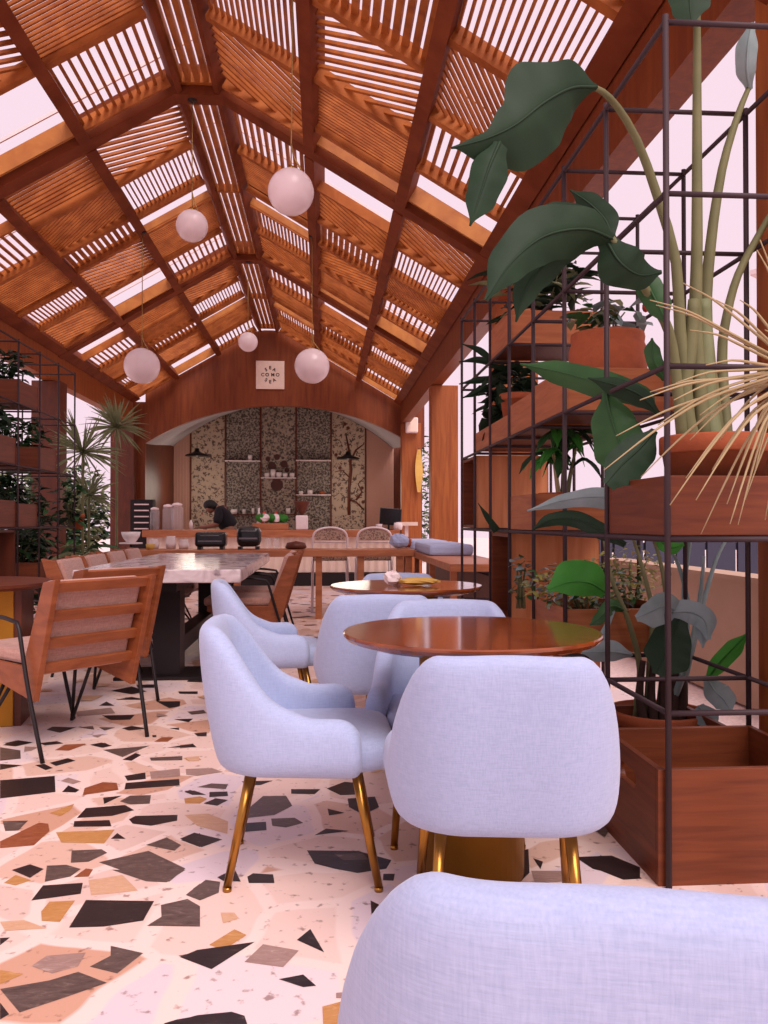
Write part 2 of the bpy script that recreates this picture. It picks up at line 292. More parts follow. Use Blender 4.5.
# floor with its coloured stones (one mesh, stones are the pattern of the paving)
mb = MB(); mb.box((-4.6, -2.0, -.12), (1.9, 20.3, 0))
CA = (0, 740, .2604); CB = (0, 870, .2604); CC = (180, 740, .2865); CD = (180, 870, .2865); CE = (0, 640, .2995)
SP = [
(CA,0,[0,155,210,138,213,200,0,225]),(CA,1,[0,28,78,40,80,72,0,80]),(CA,0,[10,20,60,2,120,12,60,25]),(CA,0,[0,92,88,97,0,115]),
(CA,0,[135,97,170,92,203,108,175,116]),(CA,0,[190,88,260,70,290,80,215,100]),(CA,4,[95,25,150,28,120,42,92,46]),(CA,2,[210,40,250,18,330,14,270,38]),
(CA,0,[345,18,390,10,430,22,395,30]),(CA,1,[395,38,575,22,530,40,470,66]),(CA,0,[470,76,520,50,542,58,505,80]),(CA,0,[640,30,740,14,755,28]),
(CA,1,[575,68,700,62,700,78,580,80]),(CA,0,[478,138,558,125,560,150,490,157]),(CA,4,[575,122,690,110,692,140,580,150]),(CA,0,[483,165,688,150,690,175,478,190]),
(CA,4,[232,158,262,145,312,160,280,170]),(CA,0,[238,200,262,175,305,192,290,202]),(CA,2,[318,212,325,185,395,162,448,165,455,192]),(CA,0,[396,222,468,214,400,246]),
(CA,1,[460,236,500,214,580,212,575,245,500,248]),(CA,0,[295,300,330,262,480,250,515,270,430,292]),(CA,0,[285,312,420,308,428,332,282,334]),(CA,3,[190,282,285,245,270,270,235,292]),
(CA,1,[10,312,108,310,70,348,20,350]),(CA,2,[0,390,150,318,185,322,190,350,130,405,0,416]),(CA,3,[215,355,440,345,400,398,235,394]),(CA,0,[495,305,520,292,682,288,680,310,580,330,510,322]),
(CA,0,[426,380,450,358,483,380]),(CA,1,[560,404,640,375,696,404,670,426]),(CA,1,[275,425,390,420,412,434,340,468,272,472]),(CA,1,[380,470,570,426,712,494,650,545,520,520]),
(CA,0,[45,500,115,478,168,496,115,530]),(CA,1,[180,483,255,480,310,496,270,525,172,545]),(CA,2,[283,528,330,494,357,498,340,525]),(CA,0,[695,385,768,358,768,412]),
(CA,3,[710,225,768,218,768,245,715,240]),(CA,0,[708,200,730,192,768,205,740,212]),(CA,5,[700,70,765,62,760,80]),
(CB,0,[120,118,165,60,318,50,310,92]),(CB,1,[430,0,712,0,640,48,560,44]),(CB,0,[265,222,330,116,592,120,550,195,400,218]),(CB,1,[565,215,620,180,618,135,720,112,768,140,768,218]),
(CB,5,[340,40,470,20,530,80,350,98]),(CB,3,[158,160,190,122,288,118,230,200,160,196]),(CB,5,[0,200,90,192,180,225,20,235]),(CB,0,[0,262,38,260,0,290]),
(CB,1,[345,372,425,330,425,292,550,320,450,398]),(CB,4,[120,370,180,330,330,318,300,370,200,398]),(CB,1,[0,458,190,425,300,392,410,434,250,490,75,548]),(CB,0,[0,510,35,555,0,575]),
(CB,1,[685,330,768,314,768,362]),(CB,3,[0,385,90,400,0,440]),(CB,0,[630,590,680,575,768,560,768,600,640,610]),(CB,4,[715,95,768,52,768,118]),(CB,3,[15,50,60,20,120,40,60,60]),
(CC,1,[60,165,110,152,168,155,160,172]),(CC,0,[15,178,50,177,92,192,50,192]),(CC,0,[103,182,165,180,168,196,102,200]),(CC,0,[82,222,125,204,168,210,130,230]),
(CC,3,[15,205,70,197,95,206,70,222,18,222]),(CC,5,[15,262,100,258,168,285,165,328,60,300]),(CC,1,[200,272,290,196,370,195,392,230,330,262,210,275]),(CC,0,[203,292,300,286,302,315,215,322]),
(CC,1,[318,275,400,272,430,290,370,306,322,300]),(CC,0,[0,345,50,324,148,348,75,375]),(CC,0,[388,172,490,172,470,190,388,188]),(CC,0,[512,170,575,146,630,152,625,190,560,193]),
(CC,0,[585,205,680,198,695,235,640,262,590,235]),(CC,0,[515,240,575,255,520,264]),(CC,0,[470,333,510,310,590,318]),(CC,0,[443,386,620,388,738,420,720,450,620,465,540,450,470,432]),
(CC,1,[538,398,640,396,655,418,570,420]),(CC,0,[710,468,750,468,745,492,708,490]),(CC,0,[235,478,255,466,325,470,330,500,240,500]),(CC,0,[130,480,190,450,212,495,150,492]),
(CC,1,[45,520,90,490,140,500,135,524]),(CC,2,[0,18,40,14,55,24,0,30]),(CC,3,[15,65,60,58,75,70,30,75]),(CC,4,[20,102,110,98,150,112,60,126,22,122]),
(CC,0,[215,145,325,142,280,158,230,158]),
(CD,1,[20,88,90,35,140,42,135,80,70,107]),(CD,3,[102,262,190,208,232,228,180,262,130,272]),(CD,0,[0,305,60,280,260,252,110,347]),
(CD,4,[225,322,290,260,415,282,360,340]),(CD,0,[408,245,455,207,503,288]),(CD,0,[345,382,430,366,475,405,430,410]),(CD,0,[0,525,60,508,180,496,225,510,235,540,0,540]),
(CD,4,[545,430,610,425,612,450,545,448]),(CD,3,[497,478,600,450,620,540,500,545]),(CD,0,[665,107,740,145,735,152,668,152]),(CD,5,[142,150,190,150,205,170,150,187]),
(CE,0,[15,345,60,335,110,342,55,355]),(CE,0,[130,345,190,338,212,346,150,352]),(CE,0,[155,300,175,290,255,292,200,310]),(CE,1,[262,292,310,288,315,300]),
(CE,1,[330,292,385,292,350,303]),(CE,0,[408,295,440,287,492,296,430,303]),(CE,2,[185,368,220,350,290,348,230,370]),(CE,0,[340,252,450,250,435,266,370,268]),
(CE,4,[250,240,370,226,385,245,260,256]),(CE,0,[330,220,355,206,383,220]),(CE,0,[385,200,440,190,490,200]),(CE,0,[370,170,440,155,490,172,440,182]),(CE,0,[455,150,525,148,515,160,460,160]),
(CE,0,[522,205,602,205,600,222,565,228]),(CE,2,[515,340,540,325,580,325,560,340]),(CE,0,[560,360,640,348,655,358]),(CE,0,[580,265,645,263,630,275]),(CE,1,[625,240,680,234,690,245,640,250]),
(CE,0,[648,312,690,308,690,322,660,322]),(CE,0,[305,352,350,344,372,354,340,360]),(CE,5,[620,392,665,388,665,405,630,405]),(CE,0,[565,295,598,293,598,301]),(CE,0,[630,130,685,126,685,142,625,140]),
(CE,0,[595,172,660,172,660,181,600,180]),(CE,0,[508,318,522,318,522,325,510,325]),
]
zz = [0]
def add_stone(poly, mi):
    cx = sum(p[0] for p in poly)/len(poly); cy = sum(p[1] for p in poly)/len(poly)
    a = sum(poly[i][0]*poly[(i+1)%len(poly)][1]-poly[(i+1)%len(poly)][0]*poly[i][1] for i in range(len(poly)))
    if a < 0: poly = poly[::-1]
    zz[0] += .000004; mb.add([(x, y, .0006+zz[0]) for x, y in poly], [tuple(range(len(poly)))], mi+1)
K1 = (600, 660, .234); K2 = (360, 780, .3646)
EXTRA = [(K1,0,[0,835,40,850,180,935,100,940,0,900]),(K2,4,[470,250,600,250,600,275,480,285]),(K2,0,[440,195,462,190,465,255,440,280]),(K2,0,[475,215,502,225,495,245]),(K2,0,[140,290,180,300,190,345,160,350]),(K2,0,[215,318,268,322,270,342,225,345]),(K2,0,[590,212,690,208,768,240,768,272,640,245])]
hand = []
for (x0, y0, s), mi, pts in SP+EXTRA:
    poly = []
    for i in range(0, len(pts), 2):
        p = at(x0+pts[i]*s, y0+pts[i+1]*s, Z=0); poly.append((p.x, p.y))
    hand.append((sum(p[0] for p in poly)/len(poly), sum(p[1] for p in poly)/len(poly), max(max(p[0] for p in poly)-min(p[0] for p in poly), max(p[1] for p in poly)-min(p[1] for p in poly))/2))
    add_stone(poly, mi)
placed = list(hand); rs = random.Random(11)
def inhand(x, y):                                     # floor area whose stones are all traced above
    v = CM.inverted() @ Vector((x, y, 0)); px = 384+F*v.x/-v.z; py = 512-F*v.y/-v.z
    return v.z < 0 and -20 < px < 385 and 648 < py < 1060
for k in range(6500):
    x = rs.uniform(-4.5, 1.8); y = rs.uniform(-1.5, 12); r = rs.choice((.05, .07, .09, .12, .15))
    if inhand(x, y):
        if rs.random() < .6: continue
        r *= .75; lightonly = True
    else: lightonly = False
    if any((x-a)**2+(y-b)**2 < (r*1.05+c+.025)**2 for a, b, c in placed): continue
    placed.append((x, y, r)); n = rs.choice((4, 4, 5, 5, 6, 3)); a0 = rs.uniform(0, 6.28); asp = rs.uniform(.55, 1)
    rot = rs.uniform(0, pi); poly = []
    for i in range(n):
        an = a0+2*pi*(i+rs.uniform(-.25, .25))/n; rr = r*rs.uniform(.8, 1.05); u = rr*cos(an); w_ = rr*sin(an)*asp
        poly.append((x+u*cos(rot)-w_*sin(rot), y+u*sin(rot)+w_*cos(rot)))
    add_stone(poly, rs.choice((5, 5, 4)) if lightonly else rs.choice((0, 0, 0, 0, 1, 1, 2, 3, 4, 5, 5)))
struct(mb.build('floor', [M['floor']]+ST))

# ------------------------------------------------------------ roof: ceiling > truss_beam, purlin, eave_beam, slat_panel
K = 1.5; XL, XR, XC = -3.795, 1.545, -1.125; RL, RR = -1.335, -.915; SL = .59; ZE = E+2.355
def zp(x): return ZE+SL*(XR-x) if x > RR else (ZE+SL*(x-XL) if x < RL else ZE+SL*(XR-RR))
TY = [2.85, 7.5, 12.15, 16.8]
ceil = bpy.data.objects.new('ceiling', None); C.objects.link(ceil); struct(ceil)
for ty in TY[:3]:
    mb = MB(); xs = [XL-.3, RL, RR, XR+.3]; zs = [ZE-.3*SL, zp(RL), zp(RR), ZE-.3*SL]
    vs = []
    for yy in (ty-.09, ty+.09):
        for x, z in zip(xs, zs): vs += [(x, yy, z), (x, yy, z+.28)]
    fs = []
    for i in range(3):
        a = i*2; fs += [(a, a+2, a+3, a+1), (8+a, 8+a+1, 8+a+3, 8+a+2), (a, 8+a, 8+a+2, a+2), (a+1, a+3, 8+a+3, 8+a+1)]
    fs += [(0,1,9,8), (6,14,15,7)]
    mb.add(vs, fs); mb.build('truss_beam', M['beam'], ceil, bevel=.006)
PX = [XL, XL+(RL-XL)/3, XL+2*(RL-XL)/3, RL, RR, RR+(XR-RR)/3, RR+2*(XR-RR)/3, XR]
for i, x in enumerate(PX):
    if i in (0, 7): continue
    mb = MB(); z = zp(x)+.105; nrm = (-SL, 0, 1) if x < XC else (SL, 0, 1)
    wd = .105 if i in (1, 2, 5, 6) else .05
    for a, b in zip(TY[:-1], TY[1:]): mb.bar((x, a+.09, z), (x, b-.09, z), wd, .2, nrm)
    mb.build('purlin', M['beam'], ceil)
for sx, x in ((-1, XL), (1, XR)):
    mb = MB()
    mb.box((min(x, x+sx*.16), 2.4, E+1.99), (max(x, x+sx*.16), 16.7, ZE+.15))
    mb.build('eave_beam', M['column'] if sx < 0 else M['gable'], ceil)
    mb = MB()
    mb.bar((x-sx*.03, 2.4, ZE+.13), (x-sx*.03, 16.7, ZE+.13), .15, .18, (sx*SL, 0, 1)); mb.build('purlin', M['beam'], ceil)
# slat panels: (start, end, kind) along the bay; kinds V (slats along hall), U (slats up the slope), D/E diagonal, O open
PAT = {
 'R1': [(.06,.72,'Vb'),(.72,1.38,'Uf'),(1.38,1.68,'O'),(1.68,2.30,'Vf'),(2.30,2.98,'Db')],
 'R2': [(.06,.52,'O'),(.52,1.12,'Db'),(1.12,1.62,'Vt'),(1.62,2.25,'Eb'),(2.25,2.78,'Uf'),(2.78,2.98,'O')],
 'R3': [(.06,.70,'Db'),(.70,1.33,'Vf'),(1.33,1.95,'Gf'),(1.95,2.52,'Vb'),(2.52,2.98,'O')],
 'L1': [(.06,.66,'Eb'),(.66,1.26,'Vf'),(1.26,1.56,'O'),(1.56,2.30,'Uf'),(2.30,2.98,'Vb')],
 'L2': [(.06,.62,'Ub'),(.62,1.20,'Df'),(1.20,1.60,'Vt'),(1.60,2.30,'Eb'),(2.30,2.98,'O')],
 'L3': [(.06,.48,'O'),(.48,1.10,'Vb'),(1.10,1.80,'Uf'),(1.80,2.30,'Vf'),(2.30,2.98,'Fb')]}
COL = {'L3': (PX[0], PX[1]), 'L2': (PX[1], PX[2]), 'L1': (PX[2], PX[3]), 'R1': (PX[4], PX[5]), 'R2': (PX[5], PX[6]), 'R3': (PX[6], PX[7])}
def clipseg(u0, v0, du, dv, W, H):
    t0, t1 = -1e9, 1e9
    for p, q in ((-du, u0), (du, W-u0), (-dv, v0), (dv, H-v0)):
        if abs(p) < 1e-9:
            if q < 0: return None
        else:
            r = q/p
            if p < 0: t0 = max(t0, r)
            else: t1 = min(t1, r)
    return (t0, t1) if t1-t0 > .03 else None
for bi in range(3):
    y0 = TY[bi]
    for col, (xa, xb) in COL.items():
        for a, b, kd in PAT[col]:
            a *= K; b *= K; mb = MB(); sl = SL if xb < XC else -SL
            p0 = Vector((xa, y0+a, zp(xa if xa != RR else RR+1e-6)+.09)) if xa > XC else Vector((xa, y0+a, zp(min(xa, RL-1e-6))+.09))
            ex = Vector((1, 0, sl)).normalized(); ey = Vector((0, 1, 0)); up = ex.cross(ey)
            W = (xb-xa)*sqrt(1+SL*SL); H = b-a; off = .05
            if kd != 'O':
                pitch, wd, ht = (.092, .026, .026) if kd[0] in 'DEF' and kd[1] == 'b' else {'b': (.080, .028, .026), 'f': (.052, .018, .022), 't': (.075, .048, .025)}[kd[1]]
                ang = {'V': 90, 'U': 0, 'D': 32, 'E': 148, 'G': 55, 'F': 15}[kd[0]]
                if kd[0] in 'DE' and xb < XC: ang = {'D': 150, 'E': 25}[kd[0]]
                an = radians(ang); d = (cos(an), sin(an)); nn = (-sin(an), cos(an)); R = W+H
                k = int(R/pitch)
                for j in range(-k, k+1):
                    cu = W/2+nn[0]*j*pitch; cv = H/2+nn[1]*j*pitch
                    r = clipseg(cu-off/2, cv-off/2, d[0], d[1], W-off, H-off)
                    if not r: continue
                    A = p0+ex*(cu+d[0]*r[0])+ey*(cv+d[1]*r[0])+up*.0155; B = p0+ex*(cu+d[0]*r[1])+ey*(cv+d[1]*r[1])+up*.015
                    mb.bar(A, B, wd, ht, up)
            # batten frame closing the panel at its far and near edges
            for vv in ((.018, H-.018) if kd != 'O' else (.016,)):
                mb.bar(p0+ey*vv+ex*.045, p0+ex*(W-.045)+ey*vv, .036, .105, up)
            if kd == 'O' and a > .5:                  # added far-side board, its orange paints the sunlit truss face
                mm = MB(); hb = .15 if H > .6 else .08; mm.bar(p0+ey*(H+.01)+ex*.03+up*(hb/2-.03), p0+ex*(W-.03)+ey*(H+.01)+up*(hb/2-.03), .03, hb, up); mm.build('lit_face_board', M['lit_face'], ceil)
            mb.build('slat_panel' if kd != 'O' else 'roof_opening_frame', M['roof'], ceil)
    # ridge strip: slats along the hall in two halves
    for h in range(2):
        mb = MB(); ya = y0+.09+h*2.235; yb = ya+2.235
        for j in range(5):
            x = RL+.052+j*(RR-RL-.104)/4; mb.bar((x, ya, zp(XC)+.13), (x, yb, zp(XC)+.13), .045, .075)
        mb.bar((RL, yb-.03, zp(XC)+.13), (RR, yb-.03, zp(XC)+.13), .045, .09)
        mb.build('slat_panel', M['roof'], ceil)
# glazing bars of the glass roof above the slats, and its thin clear sheets
mb = MB()
for sx in (-1, 1):
    xe = XL-.3 if sx < 0 else XR+.3
    for k in range(10):
        yy = 2.85+k*1.55; mb.bar((XC, yy, zp(XC)+.6), (xe, yy, zp(XC)+.6-SL*abs(xe-XC)), .018, .03)
mb.build('glazing_bar', M['white'], ceil)

# ------------------------------------------------------------ columns
def column(x0, yc, lab, w=.39, z1=E+1.985, name='timber_column', hd=.15):
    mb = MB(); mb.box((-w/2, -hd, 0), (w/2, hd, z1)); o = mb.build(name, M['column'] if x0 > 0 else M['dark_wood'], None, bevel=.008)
    o.location = (x0+w/2, yc, 0); tag(o, lab, 'column', None); return o
column(1.545, 7.5, 'wooden column mostly hidden behind the planters at the middle of the right lattice')
column(1.545, 12.0, 'wide orange-brown wooden column standing alone beyond the far end of the right lattice')
column(1.545, 16.6, 'wooden column at the right end of the arch, below the white speaker')
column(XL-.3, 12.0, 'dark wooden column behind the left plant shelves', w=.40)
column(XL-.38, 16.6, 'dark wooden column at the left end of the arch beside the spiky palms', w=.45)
root = thing('timber_column', 'nearest wooden column, cropped by the right edge behind the large crate', 'column', (1.545+.195, 2.70, 0))
mb = MB(); mb.box((-.195, -.15, 0), (.195, .15, 3.03)); mb.build('post', M['column'], root, bevel=.006)
mb = MB(); mb.bar((-.10, 0, 2.98), (-.80, .0, 3.36), .14, .30); mb.build('brace', M['beam'], root, bevel=.004)

# ------------------------------------------------------------ gable wall with arch, alcove
YB, YW = 16.8, 20.1
def pxX(px, Y): return at(px, 520, Y=Y).x
aL, aR = pxX(145, YB), pxX(414, YB); acx = (aL+aR)/2; ahw = (aR-aL)/2
N = 32
def arch(t, z0, z1, cx, hw):                           # t in -1..1
    return cx+hw*t, z0+(z1-z0)*(1-abs(t)**2.2)
front = [arch(-1+2*i/N, E+1.575, E+2.355, acx, ahw) for i in range(N+1)]
bl, br = pxX(172, YW), pxX(393, YW)
back = [arch(-1+2*i/N, E+1.80, E+2.84, (bl+br)/2, (br-bl)/2) for i in range(N+1)]
mb = MB(); vs = []; fs = []
for i, (x, z) in enumerate(front):
    xx = x if 0 < i < N else x
    zt = zp(x)+.08 if XL < x < XR else ZE+.08
    vs += [(x, YB, z), (x, YB, zt), (x, YB+.14, z), (x, YB+.14, zt)]
for i in range(N):
    a = i*4; b = a+4; fs += [(a, b, b+1, a+1), (a+2, a+3, b+3, b+2), (a, a+2, b+2, b), (a+1, b+1, b+3, a+3)]
mb.add(vs, fs)
mb.box((XL-.4, YB, 2.6), (front[0][0], YB+.14, ZE+.05)); mb.box((front[-1][0], YB, 2.6), (XR+.5, YB+.14, ZE+.05))
mb.box((XL-.4, YB+.0, 0), (front[0][0]-.0, YB+.14, 2.6)); mb.box((max(XR, front[-1][0]), YB, 0), (XR+.45, YB+.14, 2.6))
struct(mb.build('wall_back', M['gable']))
mb = MB(); vs = []
for (x, z), (x2, z2) in zip(front, back): vs += [(x, YB+.1, z+.0), (x2, YW, z2)]
vs2 = [(x, y, z+.03) for x, y, z in vs]
mb.add(vs, [(i*2, i*2+1, i*2+3, i*2+2) for i in range(N)], 0, True); mb.add(vs2, [(i*2, i*2+2, i*2+3, i*2+1) for i in range(N)], 0, True)
struct(mb.build('trim_1', M['plaster']))
# alcove side walls and ceiling edge
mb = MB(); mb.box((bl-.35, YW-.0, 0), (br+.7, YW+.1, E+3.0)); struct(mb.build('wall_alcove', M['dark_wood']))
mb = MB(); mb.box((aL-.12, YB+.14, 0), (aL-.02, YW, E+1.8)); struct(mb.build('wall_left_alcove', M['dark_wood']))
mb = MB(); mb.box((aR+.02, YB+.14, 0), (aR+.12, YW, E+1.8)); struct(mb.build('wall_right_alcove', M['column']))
edges = [163, 190.5, 225.3, 260.5, 296, 331, 365.5, 394.6]
kinds = ['tan_panel', 'paper_open', 'paper_dense', 'paper_mid', 'paper_dense', 'paper_open', 'tan_panel']
labs = ['tan ribbed wall panel at the far left of the bar alcove', 'pale floral wallpaper panel behind the bending person', 'dense brown floral wallpaper panel left of the middle panel with the vase shape',
        'middle floral wallpaper panel with a dark vase and flowers', 'dense brown floral wallpaper panel above the coffee grinder', 'pale wallpaper panel with dark tree branches', 'pinkish ribbed wall panel behind the bar monitor']
ex = [pxX(e, YW-.045) for e in edges]
for i, kd in enumerate(kinds):
    mb = MB(); top = 2.98
    def ztop(x): 
        t = (x-(bl+br)/2)/((br-bl)/2); return E+1.80+1.04*(1-min(1, abs(t))**2.2)-.01
    n = 8; xs = [ex[i]+.021+(ex[i+1]-ex[i]-.042)*k/n for k in range(n+1)]
    vs = []
    for x in xs: vs += [(x, YW-.03, .0), (x, YW-.03, ztop(x)), (x, YW-.001, .0), (x, YW-.001, ztop(x))]
    fs = []
    for k in range(n):
        a = k*4; b = a+4; fs += [(a, b, b+1, a+1), (a+1, b+1, b+3, a+3)]
    fs += [(0, 1, 3, 2), (n*4, n*4+2, n*4+3, n*4+1)]
    mb.add(vs, fs)
    if kd == 'tan_panel':
        k = int((ex[i+1]-ex[i]-.04)/.07)
        for j in range(k): x = ex[i]+.03+j*.07; mb.box((x, YW-.045, 0), (x+.03, YW-.03, ztop(x)-.03))
    root = thing('wall_panel', labs[i], 'wall panel', (0, 0, 0), 0, 'panels across the back of the bar alcove')
    mb.build('covering', M[kd], root)
    mb = MB(); x = ex[i]; mb.box((x-.02, YW-.06, 0), (x+.02, YW-.005, ztop(x)-.01)); mb.build('edge_strip', M['dark_wood'], root)
    if i == 5:                                        # dark tree drawn across the panel
        mb = MB(); Yp = YW-.032
        def br_(pts, r): mb.tube([at(px, py, Y=Yp) for px, py in pts], [1.5*q for q in r], 5)
        br_([(349, 515), (349, 490), (351, 470), (349, 450), (346, 435)], [.03, .03, .028, .022, .012]); br_([(350, 462), (356, 450), (364, 444)], [.02, .015, .008])
        br_([(350, 478), (342, 470), (335, 472)], [.015, .01, .006]); br_([(356, 500), (362, 492), (358, 484), (364, 478)], [.018, .015, .01, .006]); br_([(350, 500), (356, 502), (364, 510)], [.02, .015, .01])
        for px, py in ((345, 424), (348, 428), (362, 488), (358, 497), (363, 502), (340, 468), (336, 455)): mb.sphere(at(px, py, Y=Yp), .045, 8, 0, (1, .1, 1))
        mb.build('tree_motif', M['dark_wood'], root)
    if i == 3:
        mb = MB(); Yp = YW-.032
        for px, py, r in ((277, 485, .1), (277, 476, .09), (272, 466, .07), (284, 464, .06), (277, 457, .05), (268, 459, .04), (287, 470, .04)): mb.sphere(at(px, py, Y=Yp), r*1.5, 10, 0, (1, .06, 1))
        mb.build('vase_motif', plain('vase_brown', '#4A2A26', .7), root)
# ------------------------------------------------------------ sign, speaker on the gable
Ysn = YB-.02; p = at(270.2, 375, Y=Ysn); sz = .285
root = thing('wall_sign', 'square white sign with small black lettering on the wood above the arch', 'sign', (p.x, YB, p.z))
mb = MB(); mb.box((-sz, -.03, -sz), (sz, 0, sz)); board = mb.build('board', M['cream'], root, bevel=.004)
tx = [(c, x*1.5, z*1.5, a) for c, x, z, a in [('S', -.055, .070, 25), ('E', 0.0, .095, 0), ('A', .055, .070, -25), ('C', -.10, .0, 0), ('O', -.04, .0, 0), ('M', .035, .0, 0), ('O', .10, .0, 0), ('S', -.055, -.070, -25), ('E', 0, -.095, 0), ('A', .055, -.070, 25)]]
for k, (ch, x, z, a) in enumerate(tx):
    cu = bpy.data.curves.new('letter', 'FONT'); cu.body = ch; cu.size = .093; cu.align_x = 'CENTER'; cu.align_y = 'CENTER'; cu.extrude = .002; cu.offset = .0024
    tmp = bpy.data.objects.new('letter_curve', cu); me = bpy.data.meshes.new_from_object(tmp); me.materials.clear(); me.materials.append(M['black'])
    bpy.data.objects.remove(tmp); o = bpy.data.objects.new('letter', me); C.objects.link(o); o.parent = board
    o.location = (x, -.032, z); o.rotation_euler = (pi/2, radians(-a), 0)
p = at(412, 425, Y=16.3)
root = thing('wall_speaker', 'small white speaker on the wooden column right of the arch', 'speaker', (p.x, 16.44, p.z))
mb = MB(); mb.box((-.12, -.16, -.15), (.12, .0, .15)); mb.build('housing', M['white'], root, bevel=.018)
mb = MB(); mb.box((-.02, 0, -.02), (.02, .01, .02)); mb.box((-.015, -.02, -.04), (.015, .0, .04)); mb.build('bracket', M['black'], root)
mb = MB(); mb.box((-.10, -.165, -.13), (.10, -.16, .13)); mb.build('grille', M['cream'], root)

# ------------------------------------------------------------ globe lamps
def globe(px, py, Y, D, lab, swing=0):
    p = at(px, py, Y=Y); root = thing('globe_pendant_lamp', lab, 'lamp', (p.x, p.y, p.z), 0, 'white globe pendants under the slatted roof')
    mb = MB(); mb.sphere((0,0,0), D/2, 32); mb.build('globe', M['globe'], root)
    top = zp(p.x)+.02-p.z
    mb = MB(); mb.lathe([(0, D/2+.02), (.018, D/2+.018), (.02, D/2-.006)], n=12); mb.build('brass_cap', M['brass'], root)
    mb = MB(); mb.tube([(0, 0, D/2+.01), (swing*.3, 0, D/2+.3), (swing, 0, top)], .005, 6)
    mb.tube([(0, 0, D/2+.16), (.02, 0, D/2+.07), (D*.22, -D*.2, D*.42)], .006, 6); mb.build('cord', M['brasscord'], root)
    mb = MB(); mb.lathe([(.04, top-.03), (.045, top)], n=16, c=(swing, 0, 0)); mb.build('ceiling_rose', M['black'], root)
globe(291, 192, 5.175, .288, 'largest-looking white globe lamp, hanging on a brass cord right of the ridge', .01)
globe(192, 226, 7.5, .285, 'white globe lamp hung from the ridge of the nearest roof truss')
globe(142, 366, 9.69, .41, 'white globe lamp hanging low over the left side near the spiky palms')
globe(312, 366, 9.69, .41, 'white globe lamp hanging just right of the square sign')
globe(248, 342, 12.15, .285, 'smallest-looking white globe lamp, hung above the square sign at the far truss')

